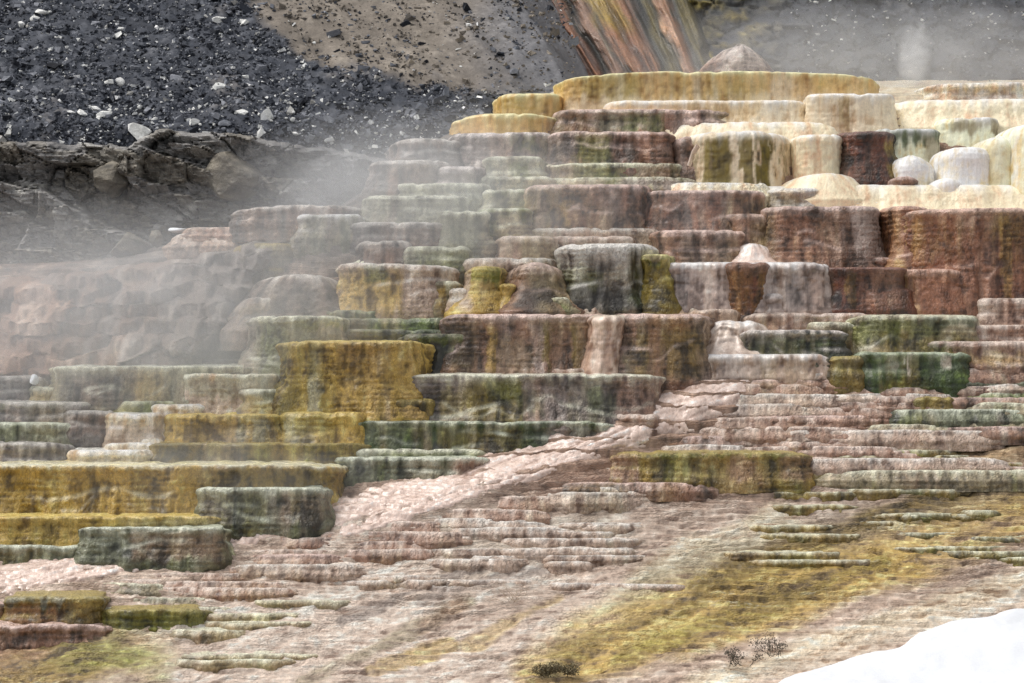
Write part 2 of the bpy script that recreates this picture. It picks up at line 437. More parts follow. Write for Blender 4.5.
# ---------------------------------------------------------------- rocks
def rock_mesh(seed, sub=3, flat=0.8, cuts=14, noise=0.05, squash=(1, 1, 1), depth=(0.55, 0.9)):
    import bmesh
    bm = bmesh.new(); bmesh.ops.create_icosphere(bm, subdivisions=sub, radius=1.0)
    V = np.array([v.co[:] for v in bm.verts]); F = np.array([[v.index for v in f.verts] for f in bm.faces]); bm.free()
    r = np.random.RandomState(seed)
    for k in range(cuts):
        nrm = r.normal(size=3); nrm /= np.linalg.norm(nrm)
        dd = r.uniform(*depth)
        ex = np.maximum(V@nrm-dd, 0)
        V = V - ex[:, None]*nrm*0.94
    V = V*(1+noise*fbm(V[:, 0]*2+seed, V[:, 1]*2, V[:, 2]*2, 4))[:, None] + 0
    V = V + noise*0.5*np.stack([fbm(V[:, 0]*5+seed+k*9, V[:, 1]*5, V[:, 2]*5, 3) for k in range(3)], -1)
    return V*np.array(squash), F

def rock(px, py, w, h, Y, pal, label, seed, name='boulder', cat='boulder', depth=None, rot=0.0, cuts=14, sub=4, group=None, bury=0.15, ry=0.0, mat=None):
    s = Y/FPX
    V, F = rock_mesh(seed, sub, cuts=cuts)
    V = V/np.abs(V).max(0)
    V = V*np.array([w*s/2, (depth or (w+h)*s/4), h*s/2])
    ca, sa = math.cos(ry), math.sin(ry)
    V = np.stack([V[:, 0]*ca-V[:, 2]*sa, V[:, 1], V[:, 0]*sa+V[:, 2]*ca], -1)
    V[:, 2] += h*s/2
    m = fbm(V[:, 0]*1.6+seed, V[:, 1]*1.6, V[:, 2]*4, 4)*0.9+0.2*fbm(V[:, 0]*6, V[:, 1]*6, V[:, 2]*9+seed, 3)
    col = palc(pal, m)
    o = build(name, V, F, col, mat or M_ROCK, None, tuple(P(px, py+h/2*(1-bury), Y)), False)
    return tag(o, label, cat, group)
T = terrace
# --- the crest: long golden rim and what hangs below it
T(556, 884, 71, 120, 'gold', 'long golden rim wall crowning the hillside below the dark misty slope', n=9, flute=0.05, lobe=0.10, lump=0.03, arch=7, lip=.08, rim=.10, mat=M_SMOOTH, flare=.25, stains=[(540,600,70,95,'ochre',.25),(556,900,98,125,'cream',.55)])
T(806, 900, 93, 138, 'cream', 'pale second tier below the end of the long golden rim', n=6, flute=.04, lump=.03, mat=M_SMOOTH, flare=.3, stains=[(838,846,92,125,'ochre',.5)])
T(600, 812, 100, 138, 'cream', 'pale yellow apron under the middle of the long golden rim', n=8, flute=.04, lump=.03, mat=M_SMOOTH, flare=.4, yoff=.4, stains=[(600,760,98,120,'gold',.5)])
T(496, 566, 93, 122, 'gold', 'low yellow step at the scree end of the golden rim', n=4, flute=.05, lump=.06, mat=M_SMOOTH, stains=[(500,545,94,120,'lichen',.4)])
T(450, 570, 113, 136, 'gold', 'yellow ledge tapering into dark scree below the golden rim', n=3, mat=M_SMOOTH, arch=6, stains=[(528,536,112,136,'olive',.4),(545,556,112,136,'rust',.5)])
T(925, 1075, 82, 104, 'peach', 'orange brown fringed ledge at the steamy end of the crest', n=5, flute=.10, lump=.08, stains=[(955,1010,86,104,'rust',.6),(925,1075,80,90,'gold',.5)])
T(880, 1080, 98, 128, 'peach', 'pale pink apron sloping under the orange fringed ledge', n=3, lip=.35, flute=.03, lump=.06, mat=M_SMOOTH, name='flowstone_apron', cat='apron', flare=.6)
# --- row of striped and ivory mounds
T(552, 736, 109, 134, 'rust', 'dark brown ledge tucked under the golden rim with a green grey middle', n=6, stains=[(596,665,110,134,'bluemoss',.7),(625,665,112,134,'moss',.5)])
T(648, 880, 121, 150, 'peach', 'smooth peach slope spreading between golden rim and striped mound', n=2.6, lip=.45, flute=.02, lump=.05, mat=M_SMOOTH, name='flowstone_apron', cat='apron', flare=.5, yoff=.3)
T(672, 706, 136, 172, 'rust', 'small brown bulge pressed against the striped cream mound', n=3, lip=.35, under=.15, lump=.05, lobe=.05)
T(680, 800, 130, 186, 'cream', 'cream mound with broad dark olive stripes running down its face', name='flowstone_mound', cat='mound', n=3, lip=.30, flute=.07, lump=.02, lobe=.08, mat=M_SMOOTH, arch=4,
  stains=[(703,731,133,190,'olive',.95),(742,753,136,190,'olive',.9),(757,771,134,190,'olive',1),(781,784,146,180,'olive',.7),(786,790,140,180,'olive',.5),(692,697,140,180,'olive',.5)])
T(792, 850, 134, 186, 'peach', 'plain tan block between the striped mound and the red black column', name='flowstone_mound', cat='mound', n=3.4, lip=.22, flute=.03, lump=.02, lobe=.05, mat=M_SMOOTH, flare=.1)
T(836, 902, 131, 182, 'dkred', 'dark red and black streaked column beside white mounds', n=3.2, lip=.2, flute=.09, lump=.05, lobe=.05, yoff=-.2, stains=[(836,905,128,137,'black',.8),(842,850,140,182,'black',.6),(864,872,136,182,'black',.6),(888,903,140,182,'olive',.8)])
T(870, 948, 128, 172, 'ivory', 'ivory block capped with green algae above the egg white mound', n=4, lip=.15, mat=M_SMOOTH, flute=.03, lump=.05, yoff=.2, stains=[(868,950,124,142,'dkmoss',.9),(924,946,138,160,'lichen',.8)])
T(938, 1006, 117, 152, 'ivory', 'ivory shoulder with grey lichen top behind the white mounds', n=4, lip=.2, mat=M_SMOOTH, flute=.04, lump=.06, yoff=.5, stains=[(950,1010,114,132,'lichen',.85)])
T(884, 943, 154, 190, 'white', 'smooth egg shaped white mound with yellow edges', name='flowstone_mound', cat='mound', n=2.3, lip=.5, flute=.012, lump=.01, lobe=.02, mat=M_SMOOTH, yoff=-.35, arch=6, stains=[(880,896,150,192,'ochre',.7),(880,945,182,194,'ochre',.5)], grain=.005)
T(934, 1004, 146, 190, 'white', 'broad white mound draped below the lichen topped shoulder', name='flowstone_mound', cat='mound', n=3, lip=.4, flute=.015, lump=.015, lobe=.03, mat=M_SMOOTH, yoff=-.25, arch=3, flare=.2, stains=[(932,938,150,192,'ochre',.5),(940,985,144,150,'ochre',.3)], grain=.005)
T(974, 1030, 134, 192, 'ivory', 'yellowish ivory mound squeezed between two paler mounds', name='flowstone_mound', cat='mound', n=2.4, lip=.5, flute=.02, lump=.02, lobe=.03, mat=M_SMOOTH, yoff=-.1, arch=5, stains=[(972,1000,136,190,'ochre',.35)], grain=.005)
T(1004, 1070, 121, 196, 'ivory', 'tall ivory column cut off by the edge of the picture', name='flowstone_mound', cat='mound', n=2.6, lip=.5, flute=.03, lump=.02, lobe=.03, mat=M_SMOOTH, yoff=-.5, arch=4, stains=[(1012,1020,126,190,'white',.6)], grain=.005)
T(926, 970, 178, 194, 'white', 'tiny white cushion at the foot of the white mounds', name='flowstone_mound', cat='mound', n=2.2, lip=.28, flute=.01, lump=.01, lobe=.02, mat=M_SMOOTH, yoff=-.6, arch=4, grain=.005)
T(888, 922, 176, 192, 'rust', 'small red brown slab below the egg shaped mound', name='travertine_ledge', n=3, yoff=-.45, arch=5)
T(776, 880, 172, 200, 'peach', 'low peach dome in front of the tan block', name='flowstone_mound', cat='mound', n=2.0, lip=.6, flute=.015, lump=.02, lobe=.03, mat=M_SMOOTH, yoff=-.3, arch=7, flare=.6, grain=.006)
T(730, 1080, 184, 212, 'peach', 'wide peach tread under the striped and white mounds', n=3, lip=.45, flute=.02, lump=.06, mat=M_SMOOTH, name='flowstone_apron', cat='apron', flare=.7, yoff=.1)
# --- left of the mounds: brown, sage and olive ledges fading into steam
T(546, 674, 131, 170, 'rust', 'brown wall with a moss green patch left of the small bulge', stains=[(574,612,134,165,'moss',.7),(546,575,131,165,'grey',.6)])
T(448, 556, 132, 166, 'grey', 'pale grey wall with mossy streaks behind thin steam', n=4, lip=.2, flute=.10, stains=[(515,535,133,152,'moss',.6),(540,560,135,165,'lichen',.6)])
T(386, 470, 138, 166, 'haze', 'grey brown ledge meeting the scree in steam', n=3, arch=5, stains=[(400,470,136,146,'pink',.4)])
T(486, 548, 156, 184, 'sage', 'sage block with dark mossy centre in thin steam', stains=[(510,530,158,180,'moss',.6)])
T(538, 690, 163, 180, 'lichen', 'flat olive and pink ledge under the brown mossy wall', n=4, stains=[(575,615,164,180,'moss',.5),(540,572,163,180,'pink',.5),(640,690,166,182,'rust',.5)])
T(534, 700, 177, 190, 'lichen', 'thin yellow green lip above the big brown drum', n=4, stains=[(620,700,176,190,'grey',.7)])
T(478, 552, 176, 192, 'sage', 'narrow sage ledge in steam left of the big brown drum')
T(486, 536, 189, 212, 'sage', 'short green topped step in steam', stains=[(486,540,187,193,'moss',.6)])
T(474, 532, 208, 236, 'moss', 'yellow green step at the foot of the big brown drum', n=4, stains=[(500,535,216,236,'pink',.4)])
T(368, 450, 160, 192, 'haze', 'pinkish grey step half hidden by steam below scree', n=3, flute=.09, stains=[(410,450,160,186,'pink',.4)])
T(432, 492, 166, 194, 'grey', 'pale draped step in steam beside the sage block', n=3, lip=.22, flute=.09)
T(392, 492, 183, 204, 'sage', 'pale rimmed step crossing the steam', n=4)
T(362, 470, 195, 222, 'sage', 'long draped step in the middle of the steam', n=5, flute=.09)
T(440, 490, 210, 244, 'sage', 'dull green wall in steam beside the yellow green step')
T(294, 366, 214, 238, 'sage', 'ledge with a bright white rim in the steam', n=4, rimpal='white')
T(352, 455, 222, 246, 'haze', 'haze grey ledge beneath the long draped step in steam', n=4, stains=[(405,450,226,250,'rust',.4)])  # steam haze put into the ledge colour
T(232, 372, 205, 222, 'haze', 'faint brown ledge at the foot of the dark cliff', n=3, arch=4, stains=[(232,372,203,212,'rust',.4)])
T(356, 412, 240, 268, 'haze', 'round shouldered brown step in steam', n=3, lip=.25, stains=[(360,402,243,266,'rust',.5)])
T(402, 470, 246, 270, 'sage', 'mossy ledge in steam above the ochre and pink wall', stains=[(414,470,250,270,'moss',.5)])
T(350, 420, 258, 280, 'sage', 'pale grey brow in steam behind the ochre and pink wall', n=3, lip=.25, yoff=.3)
T(182, 300, 227, 236, 'pinkrust', 'thin pink ledge by the snow scrap under the cliff', n=4)
T(170, 296, 233, 246, 'pink', 'second thin pink ledge under the cliff', n=4)
# --- big brown drums
T(524, 656, 184, 236, 'rust', 'big brown drum with tan streaks and bulging pink top', n=4.5, lip=.22, flute=.08, flare=.06, stains=[(560,570,195,240,'ochre',.4),(536,545,195,240,'pink',.5),(635,660,186,240,'rust',.4)])
T(640, 766, 190, 234, 'rust', 'dark brown drum with orange streaks under the peach tread', n=5, lip=.14, stains=[(692,700,194,234,'red',.6),(712,722,194,234,'red',.6),(645,652,194,234,'red',.5),(640,770,188,194,'rust',.7)])
T(668, 770, 182, 196, 'peach', 'cream ledge capping the dark brown drum', n=4, yoff=-.15)
T(764, 824, 188, 214, 'lichen', 'mottled cream and olive step right of the dark drum', n=3.5, rimpal='cream', stains=[(764,824,186,193,'cream',.8)], yoff=.1)
T(724, 772, 214, 246, 'rust', 'small brown cube shaped step between two drums', n=3.5, lip=.18, under=.08)
T(786, 905, 201, 216, 'peach', 'cream slab on the brown drum with a ragged brown edge', n=3, stains=[(832,862,203,214,'rust',.6)], yoff=.15)
T(764, 884, 206, 266, 'rust', 'brown drum with a pale wet fall at its corner', n=4.5, lip=.14, flute=.06, stains=[(852,888,203,262,'curtain',.9),(764,850,206,214,'grey',.5),(778,788,212,262,'red',.4)])
T(497, 562, 236, 266, 'pinkrust', 'pink brown ledge touching the yellow green step', n=3.5, lip=.16, flute=.05)
T(528, 664, 228, 246, 'pink', 'long pink ledge at the foot of the big brown drum', n=4, lip=.16)
T(548, 640, 236, 262, 'pinkrust', 'pink brown bench behind the dark green overhang', n=4, lip=.16)
T(650, 748, 230, 266, 'rust', 'rounded brown block with pale rim beside the short cascade', n=3.5, lip=.2, flute=.08, under=.05, stains=[(680,690,232,262,'pink',.5),(664,678,236,262,'rust',.3)])
T(884, 935, 206, 272, 'red', 'orange brown buttress at the corner of the great red wall', n=3, lip=.15, under=.08, flute=.06, yoff=.1, stains=[(884,915,210,262,'red',.5)])
T(905, 1080, 208, 304, 'red', 'great red brown wall running out of the picture', n=6, lip=.12, flute=.10, lump=.10, lobe=.22, stains=[(1000,1010,212,300,'ochre',.35),(905,1080,205,214,'pink',.6),(915,925,215,262,'ochre',.3)])
T(924, 1080, 189, 200, 'rust', 'dark brown upper ledge over the great red wall', n=3, yoff=.3)
T(926, 1080, 198, 210, 'rust', 'dark brown lower ledge over the great red wall', n=3, yoff=.15)
T(985, 1085, 204, 214, 'foam', 'white crusted ledge on the great red wall', n=3, yoff=-.1)
T(1002, 1080, 230, 300, 'red', 'pale topped buttress against the great red wall', n=2.6, lip=.22, flute=.07, yoff=-.5, stains=[(1000,1080,226,244,'pink',.6)])
T(822, 940, 257, 274, 'rust', 'dark lip above the twin red brown blocks', n=4, lip=.12, yoff=.15)
T(824, 908, 267, 310, 'dkred', 'dark half of the twin red brown blocks', n=5, lip=.10, flute=.06, stains=[(832,838,270,308,'black',.4),(860,900,272,308,'rust',.5),(846,852,270,308,'ochre',.3)])
T(900, 972, 269, 310, 'red', 'lighter half of the twin red brown blocks', n=4, lip=.14, flute=.06, stains=[(900,972,268,276,'pinkrust',.6)])
T(820, 884, 238, 264, 'foam', 'snowy white foam mound left of the orange brown buttress', name='flowstone_mound', cat='mound', n=2.2, lip=.4, arch=8, flute=.03, lump=.06, mat=M_WATER, yoff=.1, flare=.4)
T(974, 1070, 298, 326, 'pinkrust', 'pink wet shoulder below the great red wall', n=2.8, lip=.2, stains=[(976,1000,298,322,'foam',.4)])
# --- the dark green overhang and its neighbours
T(557, 660, 243, 309, 'black', 'dark green black wall dripping below a pink cap', n=3.2, lip=.28, flute=.15, lump=.10, under=.16, yoff=-.1, rim=.6, rimk=2.2, rimpal='pink', lobe=.12, stains=[(550,600,268,290,'moss',.4),(600,630,266,278,'lichen',.35),(560,660,288,309,'black',.7),(630,660,262,305,'dkmoss',.5)])
T(642, 676, 254, 309, 'olive', 'narrow mustard column beside the dark green wall', n=3, lip=.14, flute=.08, under=.12, yoff=-.3, stains=[(640,680,250,262,'moss',.6),(640,680,252,257,'lichen',.7)])
T(662, 832, 262, 312, 'curtain', 'pale lavender drape behind the small brown anvil', name='flowstone_curtain', cat='curtain', n=9, lip=.22, flute=.16, lump=.05, lobe=.25, flare=.16, mat=M_WATER, stains=[(672,690,268,312,'grey',.7),(656,672,272,312,'black',.6),(700,712,264,312,'foam',.6),(735,748,264,312,'foam',.5),(786,800,272,310,'grey',.7),(806,822,272,310,'rust',.5),(776,786,264,312,'foam',.5)])
T(722, 774, 262, 308, 'dkred', 'small dark brown anvil narrowing toward its base', name='travertine_anvil', cat='anvil rock', n=3.2, lip=.2, flare=0, under=.2, yoff=-.6, low=.2, flute=.05, stains=[(722,776,258,272,'rust',.8)])
T(762, 784, 293, 312, 'curtain', 'little foam cushion under the lavender drape', name='flowstone_mound', cat='mound', n=2.2, lip=.2, mat=M_WATER, yoff=-.3)
T(340, 456, 264, 312, 'pink', 'wall split between ochre drapes and smooth pink', n=5, lip=.16, flute=.12, slant=-3, stains=[(336,402,270,315,'ochre',.85),(365,385,266,285,'moss',.7),(404,416,268,290,'curtain',.4)])
T(430, 466, 281, 309, 'lichen', 'small ochre and white cube against the pink bank', n=4, stains=[(430,445,284,309,'ochre',.8)], yoff=-.2)
T(446, 470, 288, 310, 'pink', 'tiny pale step in front of the small ochre cube', n=3, yoff=-.5)
T(456, 564, 258, 290, 'pink', 'smooth pink bank behind the mossy ochre cone', n=3, lip=.25, flute=.05)
T(464, 506, 266, 312, 'ochre', 'mossy topped ochre cone with white flank', n=2.6, lip=.2, flare=.45, yoff=-.4, flute=.10, skew=.12, stains=[(474,502,262,285,'moss',.9),(460,474,268,312,'curtain',.8)])
T(496, 512, 284, 311, 'ochre', 'thin ochre rib next to the mossy cone', n=2.4, lip=.12, flare=.3, yoff=-.5)
T(500, 572, 262, 312, 'rust', 'knobbly pink brown cone left of the dark green wall', name='travertine_cone', cat='cone', n=2.0, lip=.35, flare=.7, yoff=-.2, flute=.06, lump=.06, arch=10, stains=[(500,575,258,276,'pink',.6)])
T(498, 568, 297, 311, 'lichen', 'low white rimmed pad with a green face', n=4, yoff=-.7, rimpal='sage', stains=[(500,566,302,312,'moss',.8)])
# --- centre: moss steps, long pink wall, falls
T(306, 462, 310, 325, 'dkmoss', 'top dark moss step above the yellow block', n=6, rimpal='sage', rimk=.35, yoff=.1)
T(334, 456, 318, 336, 'dkmoss', 'middle dark moss step above the yellow block', n=6, rimpal='bluemoss', rimk=.3, yoff=-.15)
T(312, 462, 329, 346, 'dkmoss', 'lowest dark moss step above the yellow block', n=6, rimpal='bluemoss', rimk=.3, yoff=-.25)
T(400, 482, 334, 378, 'black', 'shadowy black green wall behind the corner of the yellow block', n=5, stains=[(400,482,330,342,'moss',.6)])
T(452, 720, 305, 318, 'pink', 'long thin pink lip running above the wide brown wall', n=6, yoff=.05)
T(442, 618, 314, 376, 'rust', 'wide brown wall with olive stains left of the tan waterfall', n=7, lip=.18, flute=.11, lump=.09, lobe=.25, stains=[(440,478,318,376,'black',.75),(486,497,330,376,'ochre',.6),(545,552,325,372,'olive',.6),(572,580,325,368,'olive',.5),(500,530,340,376,'lichen',.35),(442,620,312,322,'pink',.5)])
T(612, 714, 314, 382, 'rust', 'rounded brown boulder wall with olive streaks right of the waterfall', n=3.2, lip=.22, flute=.10, lump=.06, flare=.14, yoff=-.25, stains=[(637,648,330,380,'olive',.5),(664,702,330,380,'olive',.55),(625,636,340,380,'dkmoss',.4)])
T(528, 622, 369, 380, 'pinkrust', 'thin rust lip at the foot of the tan waterfall', n=4, yoff=-.3)
T(690, 740, 309, 332, 'pinkrust', 'small rust bench above the splashing chute', n=3, lip=.14, yoff=-.1)
T(275, 428, 341, 418, 'ochre', 'tall yellow ochre block flaring at its base', n=4.5, lip=.14, flare=.22, flute=.19, lump=.10, lobe=.28, rim=.06, yoff=-.35, stains=[(310,322,380,418,'sage',.6),(275,430,338,344,'ochredk',.4)])
T(248, 345, 316, 384, 'sage', 'pale green draped wall in thin steam behind the yellow block', n=4, lip=.14, flare=.35, flute=.12, stains=[(262,290,322,376,'moss',.4),(296,345,317,330,'moss',.5)])
T(406, 664, 374, 426, 'grey', 'grey wall with a yellow green panel under the wide brown wall', n=7, lip=.10, flute=.10, lump=.10, rimpal='sage', stains=[(466,522,381,424,'olive',.85),(490,522,378,400,'moss',.5),(437,464,390,424,'olive',.6),(408,436,386,424,'black',.4),(518,545,392,415,'dkmoss',.4),(590,615,392,414,'dkmoss',.6),(620,664,376,426,'pinkrust',.5)])
T(384, 442, 399, 430, 'ochredk', 'low dark brown block at the right foot of the yellow block', n=3, lip=.14, yoff=-.2, stains=[(398,424,402,430,'black',.5)])
T(612, 660, 414, 434, 'pinkrust', 'little rust block beside the foaming stream', n=2.8, lip=.14, yoff=-.2)
T(340, 616, 421, 452, 'dkmoss', 'long dark green ledge above the foaming stream', rimk=.7, n=8, lip=.08, flute=.10, rimpal='bluemoss', stains=[(340,408,420,448,'bluemoss',.6),(440,520,426,452,'ochredk',.5),(545,616,424,452,'grey',.6)])
T(160, 280, 414, 450, 'ochre', 'low ochre block with white drips left of the tall yellow block', n=4, lip=.14, flute=.11, stains=[(236,246,416,446,'sage',.7),(252,264,414,446,'sage',.7)])
T(276, 378, 412, 448, 'ochre', 'low ochre block with a white streak beneath the tall yellow block', n=3.4, lip=.2, flute=.09, yoff=-.2, stains=[(286,300,412,446,'sage',.7)])
T(146, 372, 443, 470, 'ochredk', 'dark ochre ledge below the two low ochre blocks', n=6, lip=.08, flute=.10, stains=[(195,225,444,468,'black',.5)])
T(324, 486, 449, 464, 'sage', 'pale sage ledge in front of the dark ochre ledge', n=5, stains=[(380,486,450,464,'moss',.5)])
T(334, 490, 457, 482, 'bluemoss', 'mossy grey ledge with a rust end beside the stream', n=5, lip=.10, stains=[(455,490,456,482,'pinkrust',.9),(400,455,462,480,'lichen',.5)])
T(-90, 340, 465, 524, 'ochre', 'broad yellow brown wall stretching to the picture edge', n=9, lip=.10, flute=.14, lump=.10, lobe=.25, rim=.05, rimpal='sage', stains=[(88,93,466,520,'black',.5),(162,168,470,520,'black',.4),(40,60,466,490,'ochredk',.6),(130,160,466,520,'ochredk',.5),(195,345,466,495,'ochredk',.7),(-90,20,466,520,'ochredk',.3)])
T(194, 330, 487, 524, 'bluemoss', 'blue grey mossy block in front of the broad yellow brown wall', yoff=-.55, n=9, lip=.12, flute=.07, stains=[(194,330,485,492,'sage',.5),(280,330,495,524,'rust',.4)])
T(-90, 222, 516, 552, 'ochre', 'lower yellow brown tier under the broad wall', n=8, lip=.08, flute=.10, yoff=-.1, stains=[(120,222,516,530,'sage',.5),(45,60,520,552,'ochredk',.6)])
T(76, 224, 527, 560, 'bluemoss', 'grey green ledge half covered by stream foam', yoff=-.35, n=9, lip=.10, stains=[(130,224,532,560,'rust',.6)])
T(-90, 110, 545, 566, 'bluemoss', 'dull green ledge at the foot of the lower yellow tier', n=5, lip=.10, stains=[(-90,40,545,566,'ochredk',.5)])
# --- hazy terraces at the far left
T(44, 252, 366, 408, 'sage', 'long sage wall dimmed by steam', n=7, lip=.07, rimpal='sage', stains=[(60,120,372,405,'haze',.6),(140,165,370,405,'ochre',.4),(75,100,380,405,'rust',.3)])
T(174, 280, 374, 414, 'cream', 'pale block with pink foot in front of the long sage wall', n=5, lip=.10, flute=.07, rimpal='sage', stains=[(174,280,396,416,'pink',.8),(174,280,374,396,'sage',.6)])
T(236, 282, 389, 416, 'sage', 'stub of sage wall between pale block and yellow block', n=3.5, yoff=-.2, stains=[(240,282,400,416,'ochre',.6)])
T(112, 184, 401, 414, 'moss', 'thin olive ledge in front of the pale block', n=4)
T(148, 204, 404, 424, 'cream', 'small pale step in front of the pale block', n=3.5, stains=[(148,204,412,426,'pink',.6)], yoff=-.1)
T(96, 166, 413, 446, 'cream', 'pale step fading to pink below the thin olive ledge', n=3, lip=.14, stains=[(96,166,425,446,'pink',.7)])
T(134, 164, 438, 452, 'cream', 'upper of three tiny pale stairs by the dark ochre ledge', n=3.5, yoff=-.1)
T(104, 160, 443, 458, 'cream', 'middle of three tiny pale stairs by the dark ochre ledge', n=3.5, yoff=-.15, rimpal='cream')
T(62, 152, 450, 470, 'cream', 'lowest of three tiny pale stairs by the dark ochre ledge', n=3.5, yoff=-.2, stains=[(62,152,456,470,'lichen',.5)])
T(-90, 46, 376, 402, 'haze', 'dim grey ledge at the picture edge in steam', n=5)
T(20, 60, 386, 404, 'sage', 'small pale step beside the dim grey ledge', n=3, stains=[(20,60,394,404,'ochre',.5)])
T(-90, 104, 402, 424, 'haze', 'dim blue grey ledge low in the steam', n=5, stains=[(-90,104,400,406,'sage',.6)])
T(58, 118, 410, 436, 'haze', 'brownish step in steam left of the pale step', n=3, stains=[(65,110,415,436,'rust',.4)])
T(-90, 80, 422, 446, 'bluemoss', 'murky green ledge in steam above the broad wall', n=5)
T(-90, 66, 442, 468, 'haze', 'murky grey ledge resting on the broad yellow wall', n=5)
# --- right side: moss blocks and pink ledges
T(744, 872, 313, 334, 'pinkrust', 'rust ledge above the dark moss block', n=6, lip=.12, yoff=.1)
T(740, 845, 330, 360, 'black', 'dark moss block with speckled pale top', n=7, lip=.12, lump=.07, stains=[(740,845,328,335,'lichen',.6),(750,838,338,358,'dkmoss',.4)], rimpal='grey', yoff=-.15)
T(808, 868, 322, 352, 'lichen', 'mottled brown and grey block behind the dark moss block', n=3.5, stains=[(838,868,330,352,'olive',.5),(808,868,330,350,'rust',.4)])
T(850, 982, 315, 360, 'lichen', 'green and amber drape with mossy brow', n=5, lip=.16, flute=.12, lump=.10, stains=[(850,900,315,345,'moss',.7),(895,940,316,335,'moss',.6),(880,975,335,360,'olive',.7),(925,982,316,326,'bluemoss',.9)])
T(920, 1080, 325, 345, 'pinkrust', 'pink ledge right of the green and amber drape', n=6, lip=.12, yoff=-.05)
T(916, 1080, 341, 366, 'pinkrust', 'second pink ledge under the first beside the amber drape', n=6, lip=.14, yoff=-.1, stains=[(916,950,342,356,'moss',.7),(920,1080,354,366,'ochre',.4)])
T(858, 970, 352, 378, 'dkmoss', 'moss ledge with thin white trickles below the amber drape', n=8, lip=.10, yoff=-.12, stains=[(907,911,354,378,'foam',.7),(895,898,354,376,'foam',.3),(944,950,354,370,'foam',.6)])
T(832, 866, 356, 376, 'ochredk', 'small dark ochre knob at the end of the moss ledge', n=4, lip=.12, yoff=-.2, stains=[(832,866,355,362,'lichen',.7),(846,866,360,376,'black',.5)])
T(690, 842, 354, 378, 'pink', 'wet pink step below the dark moss block', n=7, rimpal='streamc', lip=.18, mat=M_WATER, stains=[(768,772,355,375,'foam',.7),(730,760,354,377,'foam',.5)])


T(700, 774, 320, 358, 'foam', 'white splashing chute beside the dark moss block', name='cascade', cat='cascade', n=2.4, lip=.3, flare=.8, flute=.12, lump=.16, lobe=.2, mat=M_WATER, yoff=.25, grain=.05, arch=5, stains=[(700,770,338,356,'curtain',.5)])

T(586, 634, 315, 381, 'tanwater', 'tan waterfall sliding between the wide brown wall and the boulder wall', name='waterfall', cat='waterfall', n=2.8, lip=.2, flare=.10, flute=.14, lump=.03, lobe=.1, skew=.17, yoff=-.28, mat=M_WATER, stains=[(592,604,318,380,'foam',.5),(612,618,316,380,'foam',.5)])
# --- low ledges stepping down the open fan, one by one
LEDGES = [
 (700,836,404,414,'pink','pale strip between the thick rounded drape and the rust brown shelf'),
 (760,1000,430,440,'pink','pale pink strip below the moss green strips'),
 (560,720,482,490,'rust','thin brown strip under the amber shelf'),
 (820,1080,470,480,'lichen','olive strip below the long pale strip'),
 (738,884,373,386,'pink','pale pink lip under the wet pink step'),
 (868,1080,368,379,'pinkrust','pink strip below the moss ledge with trickles'),
 (892,1080,377,390,'bluemoss','greenish strip near the picture edge below pink strips'),
 (722,838,384,404,'pinkrust','thick rounded pink drape beside the foaming stream'),
 (832,962,387,399,'pinkrust','pink strip right of the thick rounded drape'),
 (938,1080,392,404,'moss','bright moss green strip at the picture edge'),
 (820,930,396,408,'pinkrust','lower pink strip right of the thick rounded drape'),
 (914,960,396,412,'ochredk','short olive brown lump at the end of the moss strip'),
 (950,1080,402,413,'lichen','grey green strip under the bright moss strip'),
 (752,900,408,421,'pinkrust','pink ledge with gaps midway down the open fan'),
 (884,1030,409,420,'bluemoss','faint green strip midway down the open fan'),
 (698,872,417,437,'pinkrust','rust brown shelf broad and knobbly by the stream'),
 (862,960,424,438,'lichen','pale mottled strip beyond the rust brown shelf'),
 (940,1080,420,434,'lichen','mottled tan strip near the picture edge midway down'),
 (660,752,436,454,'rust','short brown shelf below the rust brown shelf'),
 (740,900,441,453,'pinkrust','wide faded pink strip low on the fan'),
 (610,816,452,482,'ochredk','amber and black shelf hanging over the stony fan'),
 (780,1010,458,468,'pink','long pale strip beside the amber shelf'),
 (414,566,487,506,'pinkrust','rust shelf bordering the stream in the middle'),
 (540,640,492,502,'pink','faint pink strip right of the rust shelf'),
 (374,548,509,526,'pinkrust','faded rust shelf below the rust shelf'),
 (330,458,521,542,'pinkrust','knobbly pink shelf near the stream bend'),
 (252,356,529,545,'pinkrust','small red pink shelf against the stream'),
 (452,560,521,534,'pink','washed out strip right of the knobbly pink shelf'),
 (348,428,541,555,'pinkrust','short rust shelf under the knobbly pink shelf'),
 (242,352,544,557,'pinkrust','red strip under the small red pink shelf'),
 (236,352,554,574,'rust','brownish draped shelf under the red strip'),
 (50,146,566,584,'pinkrust','rounded red shelf at the stream mouth'),
 (148,252,566,579,'pinkrust','red strip right of the rounded red shelf'),
 (90,196,573,586,'pinkrust','pink strip overlapping the rounded red shelf'),
 (112,302,581,594,'pinkrust','long red speckled strip above the ochre lump'),
 (28,160,583,600,'lichen','mottled tan strip behind the ochre lump'),
 (2,104,596,630,'ochredk','ochre orange lump with white speckled top at lower left'),
 (96,224,597,616,'lichen','white rimmed speckled strip beside the ochre lump'),
 (98,206,609,630,'ochredk','olive moss shelf right of the ochre lump'),
 (-90,14,604,630,'rust','dark brown shelf cut by the picture edge beside the ochre lump'),
 (-90,108,624,646,'rust','dull purple brown shelf under the ochre lump'),
]
random.seed(4)
